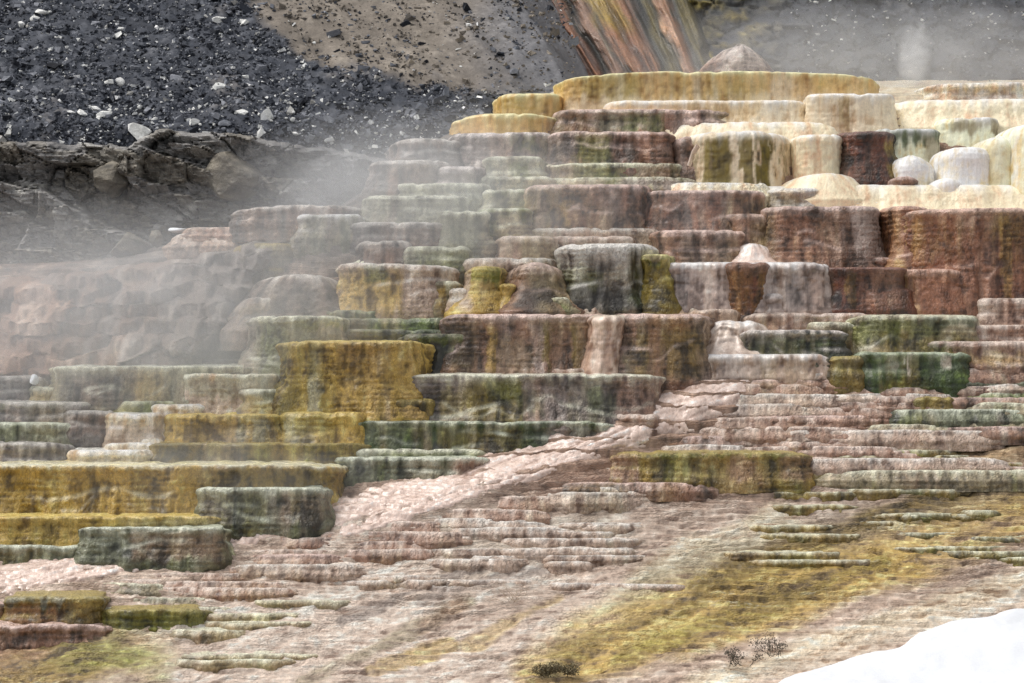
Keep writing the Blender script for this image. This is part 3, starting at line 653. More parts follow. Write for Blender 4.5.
for q in list(LEDGES):
    a0, a1, b0, b1, pl, lb = q
    if b1-b0 >= 12 and pl != 'ochredk' and a0 > -80:
        LEDGES.remove(q); md = (b0+b1)/2+random.uniform(-1, 1)
        LEDGES.append((a0+random.uniform(0, .12)*(a1-a0), a1+random.uniform(-.15, .05)*(a1-a0), b0, md, pl, lb))
        LEDGES.append((a0-random.uniform(.0, .12)*(a1-a0), a1+random.uniform(-.1, .12)*(a1-a0), md, b1, random.choice([pl, pl, 'pink', 'rust']), 'under layer of the '+lb))
LST = {'olive moss shelf right of the ochre lump': [(98,206,606,636,'moss',.6)],
       'amber and black shelf hanging over the stony fan': [(606,640,450,482,'pinkrust',.8),(660,680,454,482,'dkmoss',.5),(730,760,456,482,'rust',.7),(780,820,450,482,'rust',.6),(650,668,456,480,'black',.5),(688,720,458,482,'black',.4),(640,800,450,456,'moss',.5)],
       'ochre orange lump with white speckled top at lower left': [(5,60,606,628,'red',.5),(70,80,600,628,'black',.5),(2,104,594,601,'sage',.8)],
       'rust shelf bordering the stream in the middle': [(520,566,487,506,'pink',.5)]}
random.seed(21)
ZN = [(480,1000,384,470,'pinkrust','thin pink crusted lip on the upper fan',26), (250,640,486,585,'pink','thin pink crusted lip beside the stream',26),
      (690,1040,440,560,'ochredk','thin mottled lip on the olive and ochre sheet',30), (0,300,585,660,'lichen','thin mottled lip near the ochre lump',8)]
MINI = []
for (x0_, x1_, y0_, y1_, pl, lb, k_) in ZN:
    k = 0
    while k < k_:
        w_ = random.uniform(40, 150); x = random.uniform(x0_, x1_-w_*.5); y = random.uniform(y0_, y1_); hgt = random.uniform(2.8, 5.5)
        if pl == 'pinkrust' and x < 760-(y-384)*2.6: continue
        if lb.endswith('stream') and (y-480) < (470-x)*.42+20: continue
        hgt *= .7 if pl == 'ochredk' else 1
        MINI.append((x, x+w_, y, y+hgt, pl, lb)); k += 1
for (a0, a1, b0, b1, pl, lb) in MINI:
    T(a0, a1, b0, b1, pl, lb, group='thin crusted lips scattered over the fan', rimpal='lichen' if pl == 'ochredk' else None, n=4, basin=False, yoff=.14, lip=.05, lobe=.22, wav=.8, arch=1.0, rim=.05, low=.3, res=1.3)
for (a0, a1, b0, b1, pl, lb) in LEDGES:
    T(a0, a1, b0, b1, pl, lb, name='travertine_ledge', cat='ledge', n=5 if a1-a0 < 150 else 7, basin=False, yoff=.3 if b0 > 590 else .06, lip=min(.12, (b1-b0)*.009),
      lobe=.22, wav=.9, arch=1.5, rim=.09, low=.3, stains=LST.get(lb, ()), res=1.3)

# ---------------------------------------------------------------- terraced ground: one sheet
def steps(q, k=0.12):
    f = q-np.floor(q)
    return np.floor(q) + ss(0.5-k, 0.5+k, f)

gx = np.concatenate([np.linspace(-900, -60, 60), np.arange(-58, 1084, 1.6), np.linspace(1090, 1900, 60)])
gy = np.concatenate([np.linspace(60, 84, 8), np.arange(85, 440, 1.6), np.arange(440, 690, 0.7), np.linspace(692, 900, 60), np.linspace(910, 4000, 40)])
GX, GY = np.meshgrid(gx, gy)
lb = LB(GX)
Y0 = np.where(GY < lb, YH(GX, np.minimum(lb, 4000))+(lb-GY)*0.9, YH(GX, GY)) + 0.25
sd_, sa_, sh_ = pdist(GX, GY, STREAM); bd_, ba_, bh_ = pdist(GX, GY, BRAID)
_st = sorted(STREAM); side_ = GY - np.interp(GX, [q[0] for q in _st], [q[1] for q in _st])
Y0 = Y0 - .52*np.exp(-(sd_/np.where(side_ > 0, 46., 25.))**2)*ss(775, 730, GX) - .25*np.exp(-(bd_/16.)**2)
PG = P(GX, GY, Y0)
X_, Y_, Z_ = PG[..., 0], PG[..., 1], PG[..., 2]
fan = ss(430, 520, GY + 0.10*(512-GX)*0 + 30*fbm(X_*.2, Y_*.2, 0, 2))
n1 = fbm(X_*.25, Y_*.35, 1.0, 4); n2 = fbm(X_*.9, Y_*1.1, 4.0, 4); n3 = fbm(X_*3.1, Y_*3.1, Z_*3, 4); n4 = fbm(X_*7, Y_*5, Z_*9, 3)
# small rimmed steps down the fan; gentler where the sheet is smooth
smooth = np.clip(ss(0.12, 0.5, fbm(X_*.22+3, Y_*.28, 7.0, 3) + 0.25*ss(560, 640, GY)), 0, 1)
smooth = smooth*(1-ss(700, 850, GX)*(1-ss(590, 640, GY)))
stp = np.where(fan > 0.5, 0.13, 0.30)
wob = 1.9*fbm(X_*.13, Y_*.3, 1.0, 3) + 0.9*fbm(X_*.34, Y_*.8, 4.0, 3) + 0.30*fbm(X_*1.6, Y_*.9, 3.0, 3)
amp = ss(-0.25, 0.35, fbm(X_*.35, Z_*1.6, 2.0, 3))
qz = Z_/0.15 + wob
rgt = np.maximum(ss(560, 720, GX)*ss(640, 570, GY), ss(620, 560, GY)*ss(330, 250, GX)*.5)
stepy = np.maximum(1-0.65*smooth, rgt)*fan
patch = ss(-.15, .35, fbm(X_*.28, Z_*1.3, 12.0, 3))
amp = np.maximum(amp*.9, rgt*.55*ss(-.5, .2, fbm(X_*.5, Z_*2.2, 22.0, 3)))
qz = Z_/0.16 + wob*1.5 + .25*fbm(X_*2.5, Z_*3, 2.0, 3)
dz = (steps(qz, .10)-qz)*0.16*stepy*(0.15+0.8*amp)
qs = Z_/0.062 + wob*2.2 + 3.1
dz = dz + (steps(qs, .16)-qs)*0.062*stepy*(.45+.75*patch)
qz2 = Z_/0.34 + wob*0.6
edge_at = ss(1, 12, GY-lb)
dz2 = (steps(qz2)-qz2)*0.34*(1-fan)*0.9*edge_at
riser = np.abs((qz-np.floor(qz))-0.5)
Zg = Z_ + dz + dz2 + 0.10*n1*fan + (0.035*n2 + 0.03*n3 + .014*n4)*edge_at
# shallow runnels crossing the smooth sheet
run = 1-np.abs(fbm((GX*0.42+GY)/38.0, (GX-GY*0.4)/260.0, 3.0, 4))*2.6
Zg = Zg - 0.10*np.clip(run, 0, 1)*fan*smooth
Xg = X_ + 0.0
Yg = Y_ + 0.25*n2*(1-fan)*edge_at
VG = np.stack([Xg, Yg, Zg], -1)

flow = fbm((GX*0.42+GY)/11.0, (GX-GY*0.42)/160.0, 2.0, 5)
flow2 = fbm((GX*0.42+GY)/34.0, (GX-GY*0.42)/300.0, 5.0, 4)
hst = fbm(X_*0.35, Z_*11.0, 6.0, 5)
mm = 0.85*flow + 0.75*hst + 0.55*n3 + 0.45*n4
cg = palc('pink', mm+0.15)
warp = 30*n1 + 14*n2 + 22*flow2
U = GY + 0.42*(GX-512)            # distance across the flow
def blob(cx, cy, rx, ry, pal, al, sh=0.0):
    global cg
    w = ((GX-cx+1.2*warp)/rx)**2 + ((GY-cy+sh*(GX-cx)+0.8*warp)/ry)**2
    w = np.clip(1.25-w, 0, 1)*al
    cg = mixc(cg, palc(pal, mm), np.clip(w*(1+0.5*hst+0.3*flow), 0, 1))
def band(x0, y0, x1, y1, hw, pal, al, wk=0.55):
    global cg
    tt = np.clip(((GX-x0)*(x1-x0)+(GY-y0)*(y1-y0))/((x1-x0)**2+(y1-y0)**2), 0, 1)
    dd = np.hypot(GX-(x0+tt*(x1-x0)), (GY-(y0+tt*(y1-y0)))) + warp*wk*0.6
    w = ss(hw, hw*0.35, dd)*al
    cg = mixc(cg, palc(pal, mm), np.clip(w*(1+0.6*hst+0.5*flow), 0, 1))
blob(420, 620, 420, 120, 'foam', .65, .25)
blob(300, 650, 260, 60, 'foam', .5, .3)
blob(640, 490, 170, 32, 'rust', .55, .2)
blob(560, 475, 80, 25, 'red', .35)
blob(880, 470, 200, 40, 'pink', .5)
blob(820, 500, 150, 35, 'grey', .5, .3)
blob(520, 545, 110, 30, 'sage', .5, .2)
blob(700, 540, 220, 40, 'pink', .5, .35)
blob(960, 450, 120, 35, 'ochre', .5, .2)
blob(500, 560, 130, 40, 'foam', .45, .3)
band(690, 560, 545, 650, 26, 'cream', .8)
band(780, 520, 560, 640, 18, 'peach', .5)
band(1060, 470, 640, 600, 34, 'lichen', .75)
band(1060, 505, 590, 640, 46, 'ochre', .7)
band(980, 480, 700, 590, 20, 'ochredk', .85)
band(1060, 470, 860, 520, 16, 'ochredk', .7)
band(900, 560, 540, 672, 34, 'ochre', .65)
band(880, 560, 620, 655, 14, 'olive', .6)
band(700, 600, 560, 650, 14, 'ochredk', .6)
band(1100, 560, 700, 690, 26, 'cream', .75)
band(1100, 600, 760, 700, 40, 'foam', .6)
blob(40, 672, 130, 40, 'ochre', .8, .2); blob(90, 655, 90, 22, 'moss', .6); blob(10, 640, 60, 40, 'rust', .7); blob(60, 690, 120, 30, 'ochredk', .5)
band(470, 600, 300, 680, 10, 'lichen', .7); band(460, 605, 430, 625, 14, 'rust', .5)
band(480, 565, 340, 620, 7, 'grey', .7); band(560, 560, 420, 600, 6, 'grey', .6); band(450,640,370,670,8,'ochre',.6); band(560,600,470,640,9,'ochre',.5)
cg = mixc(cg, palc('rust', mm*1.2), (1-fan)*0.75)
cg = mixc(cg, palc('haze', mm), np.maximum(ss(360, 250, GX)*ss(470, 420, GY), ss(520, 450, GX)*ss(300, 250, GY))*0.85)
cg = mixc(cg, palc('rust', mm-0.2), ss(120, 60, GX)*ss(230, 280, GY)*ss(400, 340, GY)*0.5)
cg = mixc(cg, palc('peach', mm), ss(130, 100, GY)*ss(430, 500, GX)*0.7)
# mats and painted-in shadow darken the risers, pale crust lines the step rims
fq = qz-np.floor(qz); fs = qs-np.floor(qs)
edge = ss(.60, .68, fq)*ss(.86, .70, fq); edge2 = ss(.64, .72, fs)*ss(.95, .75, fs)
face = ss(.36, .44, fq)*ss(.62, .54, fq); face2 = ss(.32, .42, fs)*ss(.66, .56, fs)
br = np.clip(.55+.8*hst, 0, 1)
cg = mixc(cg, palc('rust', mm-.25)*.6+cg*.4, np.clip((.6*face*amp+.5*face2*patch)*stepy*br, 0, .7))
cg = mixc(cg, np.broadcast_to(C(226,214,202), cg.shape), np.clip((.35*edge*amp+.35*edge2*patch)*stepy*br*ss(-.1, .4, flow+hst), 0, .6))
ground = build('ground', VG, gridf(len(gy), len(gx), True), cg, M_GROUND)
tag(ground, 'pale pink and ochre travertine fan sloping down from the terraces', 'ground', None, 'structure')

# the running water: a thin skin over the fan, broken where the crust sticks out
def skin(name, dist, along, hw, label, cat, pal, lift, cut):
    e = 1 - dist/np.maximum(hw*(1+.45*fbm(GX/26., GY/13., 5.0, 4)+.25*fbm(GX/7., GY/5., 2.0, 3)), 1)
    acr = (GY + .42*GX)
    s1 = fbm(acr/4.2, along/34., 3.0, 4); s2 = fbm(GX/6., GY/4., 8.0, 4); s3 = fbm(GX/2.6, GY/2.0, 6.0, 3)
    up = lift*np.clip(ss(-.05, .45, e), 0, 1) - .06 + (.030*s1 + .018*s2 + .008*s3)*ss(0, .3, e)
    V = VG.copy(); V[..., 2] = Z_ + .88*dz + .10*n1*fan + .03*n2; V[..., 2] += up*.75; V[..., 1] -= up*.8
    mk = (e > -.12) & cut
    f = gridf(len(gy), len(gx), True)
    fm = mk.ravel()[f].all(1); f = f[fm]
    u, inv = np.unique(f.ravel(), return_inverse=True)
    m = 1.0*s1+.5*s2+.25*s3-.15
    c = palc(pal, m)
    c = mixc(c, np.broadcast_to(C(248, 242, 238), c.shape), ss(.2, .8, .6*s2+.4*s3+.6*s1)*.4)
    c = mixc(c, palc('pink', m), ss(.45, .0, e)*.75)
    Vs = V.reshape(-1, 3)[u]; loc = Vs.mean(0)
    o = build(name, Vs-loc, inv.reshape(-1, 4), c.reshape(-1, 3)[u], M_WATER, None, tuple(float(v) for v in loc))
    return tag(o, label, cat)
inwin = (GX > -60) & (GX < 775) & (GY > 380) & (GY < 610)
skin('stream', sd_, sa_, sh_*1.2, 'foaming pinkish white stream running diagonally down past the mossy ledges', 'stream', 'streamc', .10, inwin)
skin('stream', bd_, ba_, bh_, 'second thinner braid of the stream over the pink shelves', 'stream', 'streamc', .08, inwin)
# ---------------------------------------------------------------- scree slope
RIM.update({'bluegrey': C(150,150,154), 'cliff': C(110,106,100)})
PAL['scree'] = (C(98,100,106), C(52,55,62), C(25,27,33))
PAL['tan'] = (C(142,134,124), C(110,103,95), C(74,70,66))
PAL['cliff'] = (C(172,170,164), C(120,118,116), C(54,54,58))
PAL['cliffbrown'] = (C(150,143,130), C(100,95,86), C(50,48,45))
PAL['palerock'] = (C(248,246,240), C(216,214,208), C(152,150,146))
PAL['bluegrey'] = (C(128,130,136), C(92,95,102), C(58,62,70))
PAL['orange'] = (C(196,146,104), C(146,94,58), C(84,54,36))
PAL['ribgold'] = (C(206,186,112), C(160,136,66), C(96,78,34))
def TAN(px, py):
    """1 on the bare tan slope, 0 on the dark scree"""
    w = fbm(px/60., py/30., 3.0, 4)*26
    e = np.interp(px, [-900, 230, 280, 330, 420, 500, 560, 700], [-400, -10, 30, 72, 84, 96, 110, 120])
    return ss(10, -10, py + w - e)*ss(215, 270, px + w)
gx = np.concatenate([np.linspace(-900, -40, 70), np.arange(-38, 622, 2.0), np.linspace(625, 760, 20)])
gy = np.concatenate([np.linspace(-700, -12, 60), np.arange(-10, 290, 1.6)])
GX, GY = np.meshgrid(gx, gy)
PG = P(GX, GY, YT(GX, GY) + 16*ss(-4, 60, GX-np.interp(GY, [-700, 0, 80], [100, 524, 566])))
X_, Y_, Z_ = PG[..., 0], PG[..., 1], PG[..., 2]
tn = TAN(GX, GY)
b1 = fbm(X_*.35, Y_*.35, Z_*.35, 4); b2 = fbm(X_*2, Y_*2, Z_*2, 4); b3 = fbm(X_*5, Y_*5, Z_*5, 3)
PG[..., 2] += 0.35*b1 + (0.10*b2 + 0.05*b3)*(1-0.6*tn)
gul = fbm((X_+Z_*0.9)*1.3, (X_-Z_)*0.12, 4.0, 4)
PG[..., 2] += 0.10*gul*tn
m = 0.5*b2+0.5*b3+0.3*b1
cs = mixc(palc('scree', m), palc('tan', 0.6*b1+0.5*gul+0.4*b3), tn)
cs = mixc(cs, palc('bluegrey', m-.3), np.clip(ss(0.0, 0.6, fbm(GX/30., GY/9., 2.0, 4)), 0, 1)*0.45*(1-tn))
cs = mixc(cs, palc('tan', m), np.clip(ss(0.3, 0.8, b1+0.4*b2), 0, 1)*0.35*(1-tn))
cs = mixc(cs, palc('bluegrey', m), tn*ss(430, 540, GX+40*b1)*0.7)
sl = build('scree_slope', PG, gridf(len(gy), len(gx)), cs, M_GRAVEL)
tag(sl, 'dark blue black scree slope with a bare tan patch above the cliff', 'slope', None, 'structure')

def pebbles(name, px, py, Y, size, col, label):
    n = len(px)
    base = np.array([[-1,-1,-1],[1,-1,-1],[1,1,-1],[-1,1,-1],[-1,-1,1],[1,-1,1],[1,1,1],[-1,1,1]], float)*0.6
    fc = np.array([[0,3,2,1],[4,5,6,7],[0,1,5,4],[1,2,6,5],[2,3,7,6],[3,0,4,7]])
    V = base[None]*(1+0.55*RNG.uniform(-1, 1, (n, 8, 3)))
    V *= size[:, None, None]*np.stack([RNG.uniform(.7, 1.7, n), RNG.uniform(.6, 1.2, n), RNG.uniform(.4, 1.0, n)], -1)[:, None, :]
    a = RNG.uniform(0, 6.28, n); ca, sa = np.cos(a)[:, None], np.sin(a)[:, None]
    V = np.stack([V[..., 0]*ca-V[..., 1]*sa, V[..., 0]*sa+V[..., 1]*ca, V[..., 2]], -1)
    a = RNG.normal(0, .5, n); ca, sa = np.cos(a)[:, None], np.sin(a)[:, None]
    V = np.stack([V[..., 0]*ca-V[..., 2]*sa, V[..., 1], V[..., 0]*sa+V[..., 2]*ca], -1)
    V += P(px, py, Y)[:, None, :]
    F = (fc[None]+8*np.arange(n)[:, None, None]).reshape(-1, 4)
    o = build(name, V, F, np.repeat(col, 8, 0), M_GRAVEL, None, (0, 0, 0), False)
    return tag(o, label, 'gravel', None, 'stuff')

n = 64000
px = RNG.uniform(-60, 575, n); py = RNG.uniform(-40, 160, n)
tn = TAN(px, py)
clump = ss(-.5, .5, fbm(px/38., py/16., 9.0, 4))
keep = (py < LB(px)-2) & (RNG.uniform(size=n) < (1-0.72*tn)*(.25+.75*clump))
px, py, tn = px[keep], py[keep], tn[keep]
n = len(px)
size = np.clip(RNG.lognormal(-3.35, 0.6, n), .012, .26)
c = palc('scree', RNG.normal(0.1, .8, n))
c = np.where((RNG.uniform(size=n) < 0.28)[:, None], palc('bluegrey', RNG.normal(.4, .5, n)), c)
c = np.where((RNG.uniform(size=n) < 0.085)[:, None], palc('palerock', RNG.normal(0, .5, n)), c)
c = np.where((tn > .5)[:, None] & (RNG.uniform(size=n) < .6)[:, None], palc('tan', RNG.normal(-.1, .6, n)), c)
PT = P(px, py, YT(px, py)); zoff = 0.35*fbm(PT[:, 0]*.35, PT[:, 1]*.35, PT[:, 2]*.35, 4)
pebbles('scree_gravel', px, py-zoff*30.5, YT(px, py), size, c, 'loose dark angular scree covering the slope above the cliff')

# pale stones that stand out on the scree, each a thing of its own
PM = []
for k in range(6):
    V, F = rock_mesh(40+k, 2, cuts=12, noise=.06, depth=(.4, .8))
    mm_ = fbm(V[:, 0]*2, V[:, 1]*2, V[:, 2]*2+k, 3)
    o = build('pale_stone', V/np.abs(V).max(0), F, palc('palerock' if k < 4 else 'bluegrey', mm_+.1), M_GRAVEL, None, (0, 0, 0), False)
    PM.append(o.data); bpy.data.objects.remove(o)
def tz(px, py):
    p = P(px, py, YT(px, py)); return float(0.35*fbm(p[0]*.35, p[1]*.35, p[2]*.35, 4))
def stone(px, py, w, h, k, label, group=None, Y=None):
    Y = float(YT(px, py)) - .05 if Y is None else Y
    o = bpy.data.objects.new('pale_stone', PM[k]); COL.objects.link(o)
    s = Y/FPX
    p = P(px, py, Y); o.location = p.tolist()
    o.scale = (w*s/2, (w+h)*s/4, h*s/2); o.rotation_euler = (random.uniform(-.3, .3), random.uniform(-.4, .4), random.uniform(0, 6.28))
    o.rotation_euler = (random.uniform(-.2, .2), random.uniform(-.2, .2), random.choice([0, 3.14])+random.uniform(-.4, .4))
    return tag(o, label, 'stone', group)
BIG = [(141,134,27,22,0,'big chalk white stone on the brink of the dark cliff'),(218,91,21,18,1,'squarish grey stone alone on the dark scree'),
 (268,117,13,18,2,'upright pale stone near the brink of the cliff'),(221,21,19,10,0,'flat tan stone near the top of the scree'),
 (121,82,11,10,1,'rounded grey stone in the middle of the dark scree'),(69,113,13,9,3,'square white stone on the brink of the cliff'),
 (82,113,12,7,2,'flat white stone touching the square white stone'),(95,108,14,8,3,'wide white stone at the brink beside the square one'),
 (103,115,20,9,1,'long low grey white slab at the brink'),(41,12,16,8,2,'jagged white stone high on the scree'),(34,19,12,7,1,'grey white stone just below the jagged white stone'),
 (21,24,9,10,3,'leaning white stone high on the scree'),(194,123,11,9,0,'white stone beside the tan slabs on the brink'),(226,124,16,8,4,'low tan grey stone on the brink'),
 (243,113,16,8,1,'broad grey stone right of the scree gully'),(155,119,8,7,3,'small bright white stone above the chalk white stone'),(50,105,10,7,2,'white stone in a cluster of five'),
 (12,101,9,6,0,'oval white stone near the picture edge'),(262,5,12,5,5,'flat grey stone at the tan patch edge'),(295,133,9,5,3,'white chip stone near the smoky end of the cliff'),
 (330,140,12,6,2,'white flake stone above the smoky cliff end'),(184,37,8,5,5,'blue grey stone below the scree top')]
for q in BIG: stone(*q)
random.seed(5)
cnt = 0
while cnt < 170:
    x = random.uniform(-10, 480); y = random.choice([random.uniform(-5, 128), random.gauss(112, 9)])
    if y > float(LB(x))-8 or y > 132 - (x > 370)*20: continue
    if float(TAN(np.array(x), np.array(y))) > .5 and random.random() < .7: continue
    w = min(9, random.lognormvariate(1.25, .38))
    if x > 300: w *= .8
    stone(x, y-tz(x, y)*30, w, w*random.uniform(.5, .9), random.choice([0, 1, 2, 3, 3, 4, 5]), 'small pale stone lying loose on the dark scree', 'small pale stones on the dark scree'); cnt += 1

# ---------------------------------------------------------------- dark cliff
gx = np.arange(-220, 402, 1.5); gy = np.arange(118, 290, 1.5)
GX, GY = np.meshgrid(gx, gy)
top = np.interp(GX, [-220, 40, 130, 165, 230, 300, 370, 402], [146, 146, 150, 134, 138, 150, 160, 170]) + 3*fbm(GX/20, 0, 0, 3)
Yc = 85.6 - 0.006*(GY-200) + 2.6*ss(2, -10, GY-top)
PG = P(GX, GY, Yc); X_, Z_ = PG[..., 0], PG[..., 2]
wz = Z_ + 0.25*fbm(X_*.4, Z_*.6, 1, 3) + .12*X_*0.3; wx = X_ + .4*fbm(X_*.5, Z_*.5, 9, 3)
dY = 0; r1 = r3 = None
for k_, (fx_, fz_, am_, tl_, gr_) in enumerate([(.30, .62, 1.2, .9, .35), (.75, 1.5, .55, .6, .25), (1.9, 3.6, .20, .30, .10), (4.5, 8.0, .05, .1, .02)]):
    f1, f2, hid, ox_, oy_ = worley(wx*fx_+k_*7.3+.15*wz, wz*fz_+.25*wx*fx_, 3+k_*9)
    ra = _PERM[hid]/255.; rb = _PERM[hid+31]/255.; rc_ = _PERM[hid+60]/255.
    dY = dY - am_*ra - tl_*(rb-.5)*2*ox_/fx_*fx_ - tl_*(rc_-.2)*oy_ + gr_*ss(.035, 0, f2-f1)
    if k_ == 1: r1, r3 = ra, rb
    if k_ == 2: hid2 = hid
strat = fbm(X_*.35, wz*7, 7, 4)
dY = dY + .07*strat + .06*fbm(X_*3, Z_*4, 2, 4)
PG[..., 1] += dY*(GY > top-3)
b1 = fbm(X_*1.2, Z_*1.8, 3, 4); b2 = fbm(X_*4, Z_*7, 3, 4)
cc = palc('cliff', .5*b1+.5*b2+.6*(r1-.5))
cc = mixc(cc, palc('cliffbrown', b2), np.clip((r3 > .70)*.75+(_PERM[hid2+90]/255. > .85)*.5, 0, .8)*ss(330, 280, GX))
cc = mixc(cc, palc('scree', b2), ss(250, 330, GX)*.35)
o = build('cliff', PG, gridf(len(gy), len(gx)), cc, M_ROCK, None, (0, 0, 0), False)
tag(o, 'dark fractured rock cliff below the scree', 'cliff', None, 'structure')
RK = [(110,182,34,34,'cliffbrown','rounded tan grey block wedged in the middle of the cliff',3),
 (232,180,58,44,'cliffbrown','big squared brownish block in the cliff',15)]
for (x, y, w, h, pl, lb_, sd) in RK:
    rock(x, y, w*1.15, h*1.15, 85.15, pl, lb_, sd, depth=.9, cuts=18, mat=M_ROCK)
rock(131, 249, 44, 30, 82.0, 'cliffbrown', 'low tan boulder lying at the cliff foot', 61, depth=.7, cuts=12, ry=.12)
rock(156, 240, 14, 18, 82.1, 'cliffbrown', 'small dark brown boulder beside the low tan boulder', 63, depth=.4)
# one rough stained slope below the cliff, dissolving in the steam
gx = np.arange(-330, 352, 1.6); gy = np.arange(228, 392, 1.4)
GX, GY = np.meshgrid(gx, gy)
tp = LB(GX)+4+4*fbm(GX/30., 0, 3, 3); rt = np.interp(GY, [228, 300, 392], [300, 262, 200])
win = ss(0, 14, GY-tp)*ss(0, 30, rt-GX+14*fbm(GY/25., 2, 1, 3))*ss(392, 372, GY)
Yr = YH(GX, GY) + .25 - 1.15*win + .5*(1-win)
PG = P(GX, GY, Yr); X_, Z_ = PG[..., 0], PG[..., 2]
b1 = fbm(X_*.35, Z_*.5, 4, 4); b2 = fbm(X_*1.3, Z_*1.1, 6, 5); b3 = fbm(X_*4.2, Z_*2.6, 9, 4)
f1, f2, hid, ox_, oy_ = worley(X_*.55+.3*b2, Z_*.8+.2*b2, 7); g1, g2, hid2, qx_, qy_ = worley(X_*1.5+.2*b2, Z_*2.0, 15)
ra = _PERM[hid]/255.; rb_ = _PERM[hid2]/255.
PG[..., 1] += win*(-.9*b1 - .6*b2 - .2*b3 - .45*ra - (ra-.5)*ox_*.8 - .20*rb_ + .10*ss(.05, 0, f2-f1) + .03*ss(.04, 0, g2-g1))
qz = Z_/.5+.8*b1+.5*b2; PG[..., 2] += win*(steps(qz, .2)-qz)*.5*.6
st = fbm(X_*2.6, Z_*.35, 2, 4)
m = .5*b2+.5*b3+.5*st+.5*(ra-.5)
c = mixc(palc('rust', m), palc('grey', m), ss(-.3, .5, st+.4*b1))
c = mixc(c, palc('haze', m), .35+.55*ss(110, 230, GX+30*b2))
c = mixc(c, palc('ochredk', m), ss(.2, .6, fbm(X_*.5, Z_*.6, 14, 3))*ss(150, 90, GX)*.7)
c = mixc(c, palc('pinkrust', m), ss(.35, .8, ra)*ss(140, 80, GX)*.6)
c = mixc(c, palc('curtain', m), ss(.35, .8, st)*.35)
f = gridf(len(gy), len(gx)); f = f[(win > .02).ravel()[f].any(1)]
u_, inv_ = np.unique(f.ravel(), return_inverse=True)
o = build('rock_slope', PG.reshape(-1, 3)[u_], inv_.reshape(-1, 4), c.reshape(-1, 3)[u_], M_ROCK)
tag(o, 'rough pink brown rock slope streaked by water under the cliff in steam', 'rock slope')
T(228, 300, 243, 286, 'ochredk', 'dull ochre fluted knob on the purple grey flowstone', name='flowstone_mound', cat='mound', n=3, lip=.3, flute=.16, lump=.06, yoff=.3, stains=[(250,296,243,282,'haze',.6)])
T(244, 352, 274, 318, 'haze', 'grey lobe pouring through steam', name='flowstone_mound', cat='mound', n=2.4, lip=.6, flare=.6, flute=.12, lump=.16, mat=M_ROCK, arch=5, stains=[(244,352,282,318,'haze',.6)])
T(234, 340, 296, 330, 'haze', 'lower grey lobe pouring through steam', name='flowstone_mound', cat='mound', n=4, lip=.4, flare=.6, flute=.10, lump=.14, mat=M_POP, arch=2, stains=[(244,300,300,330,'ochredk',.6)])

# ---------------------------------------------------------------- dark slope behind the crest
gx = np.concatenate([np.linspace(470, 560, 30), np.arange(562, 1084, 2.2), np.linspace(1090, 2100, 60)]); gy = np.concatenate([np.linspace(-700, -12, 50), np.arange(-10, 130, 1.8)])
GX, GY = np.meshgrid(gx, gy)
PG = P(GX, GY, YB(GX, GY)); X_, Y_, Z_ = PG[..., 0], PG[..., 1], PG[..., 2]
b1 = fbm(X_*.3, Z_*.4, 8, 4); b2 = fbm(X_*1.4, Z_*1.6, 8, 5); b3 = fbm(X_*4, Z_*5, 8, 3)
f1, f2, hid, _a, _b = worley(X_*.9+.4*b1, Z_*1.1, 5)
PG[..., 1] += -.9*b1-.5*b2-.12*b3 - .5*_PERM[hid]/255. + .3*ss(.1, 0, f2-f1)
cb = palc('scree', -.25+.5*b2+.5*b3+.4*b1+.1)
cb = mixc(cb, palc('cliffbrown', b2), ss(.2, .7, b1+.3*b2)*.5)
cb = mixc(cb, palc('olive', b3), ss(800, 720, GX)*ss(-.2, .4, b2)*.7)
cb = mixc(cb, palc('black', b3), ss(800, 720, GX)*ss(.2, -.4, b1)*.7)
o = build('back_slope', PG, gridf(len(gy), len(gx)), cb, M_ROCK)
tag(o, 'dark misty hillside behind the golden rim', 'slope', None, 'structure')
n = 1500
px = RNG.uniform(790, 1060, n); py = RNG.uniform(-30, 85, n); Yp = YB(px, py)-.9
c = palc('scree', RNG.normal(.4, .6, n)); c = np.where((RNG.uniform(size=n) < .12)[:, None], palc('palerock', RNG.normal(-.3, .4, n)), c)
pebbles('back_gravel', px, py, Yp, np.clip(RNG.lognormal(-3.2, .5, n), .015, .12), c, 'dark loose stones on the misty hillside behind the crest')

# one steep face of coloured flowstone running down to the golden rim
gx = np.linspace(0, 1, 170); gy = np.arange(-60, 100, 1.3)
UU, GY = np.meshgrid(gx, gy)
xl = 524 + .64*GY; xr = 694 + .36*GY
GX = xl + UU*(xr-xl)
dn_ = (GY+60)/160.
rid = fbm(UU*9+.35*fbm(UU*3, dn_*2, 1, 3), dn_*.9, 2.0, 4); rid2 = fbm(UU*26, dn_*2.2, 5.0, 4); lmp = fbm(UU*7, dn_*6, 8.0, 4)
big = np.interp(UU+.05*lmp, [0, .06, .17, .235, .30, .40, .52, .60, .68, .74, .80, .87, 1], [0, .5, .75, .05, .55, .45, .8, .45, .0, .05, .55, .1, .25])
Yr = YB(GX, GY) - .9 - 1.1*big - .7*rid - .30*rid2 - .35*lmp + 1.6*ss(.05, 0, UU) + .8*ss(.94, 1, UU)
PG = P(GX, GY, Yr)
m = .8*rid+.7*rid2+.45*lmp-.2
c = palc('cliffbrown', m)
def rb(c, u0, u1, pal, al, y0=-99, y1=199):
    u = UU + .05*lmp + .03*rid2
    w = ss(u0-.03, u0+.03, u)*ss(u1+.03, u1-.03, u)*ss(y0-12, y0+12, GY+20*lmp)*ss(y1+12, y1-12, GY+20*lmp)
    return mixc(c, palc(pal, m), np.clip(w*al, 0, 1))
c = rb(c, .0, .06, 'olive', .6); c = rb(c, .05, .21, 'orange', .85); c = rb(c, .12, .16, 'dkred', .5); c = rb(c, .20, .28, 'black', 1)
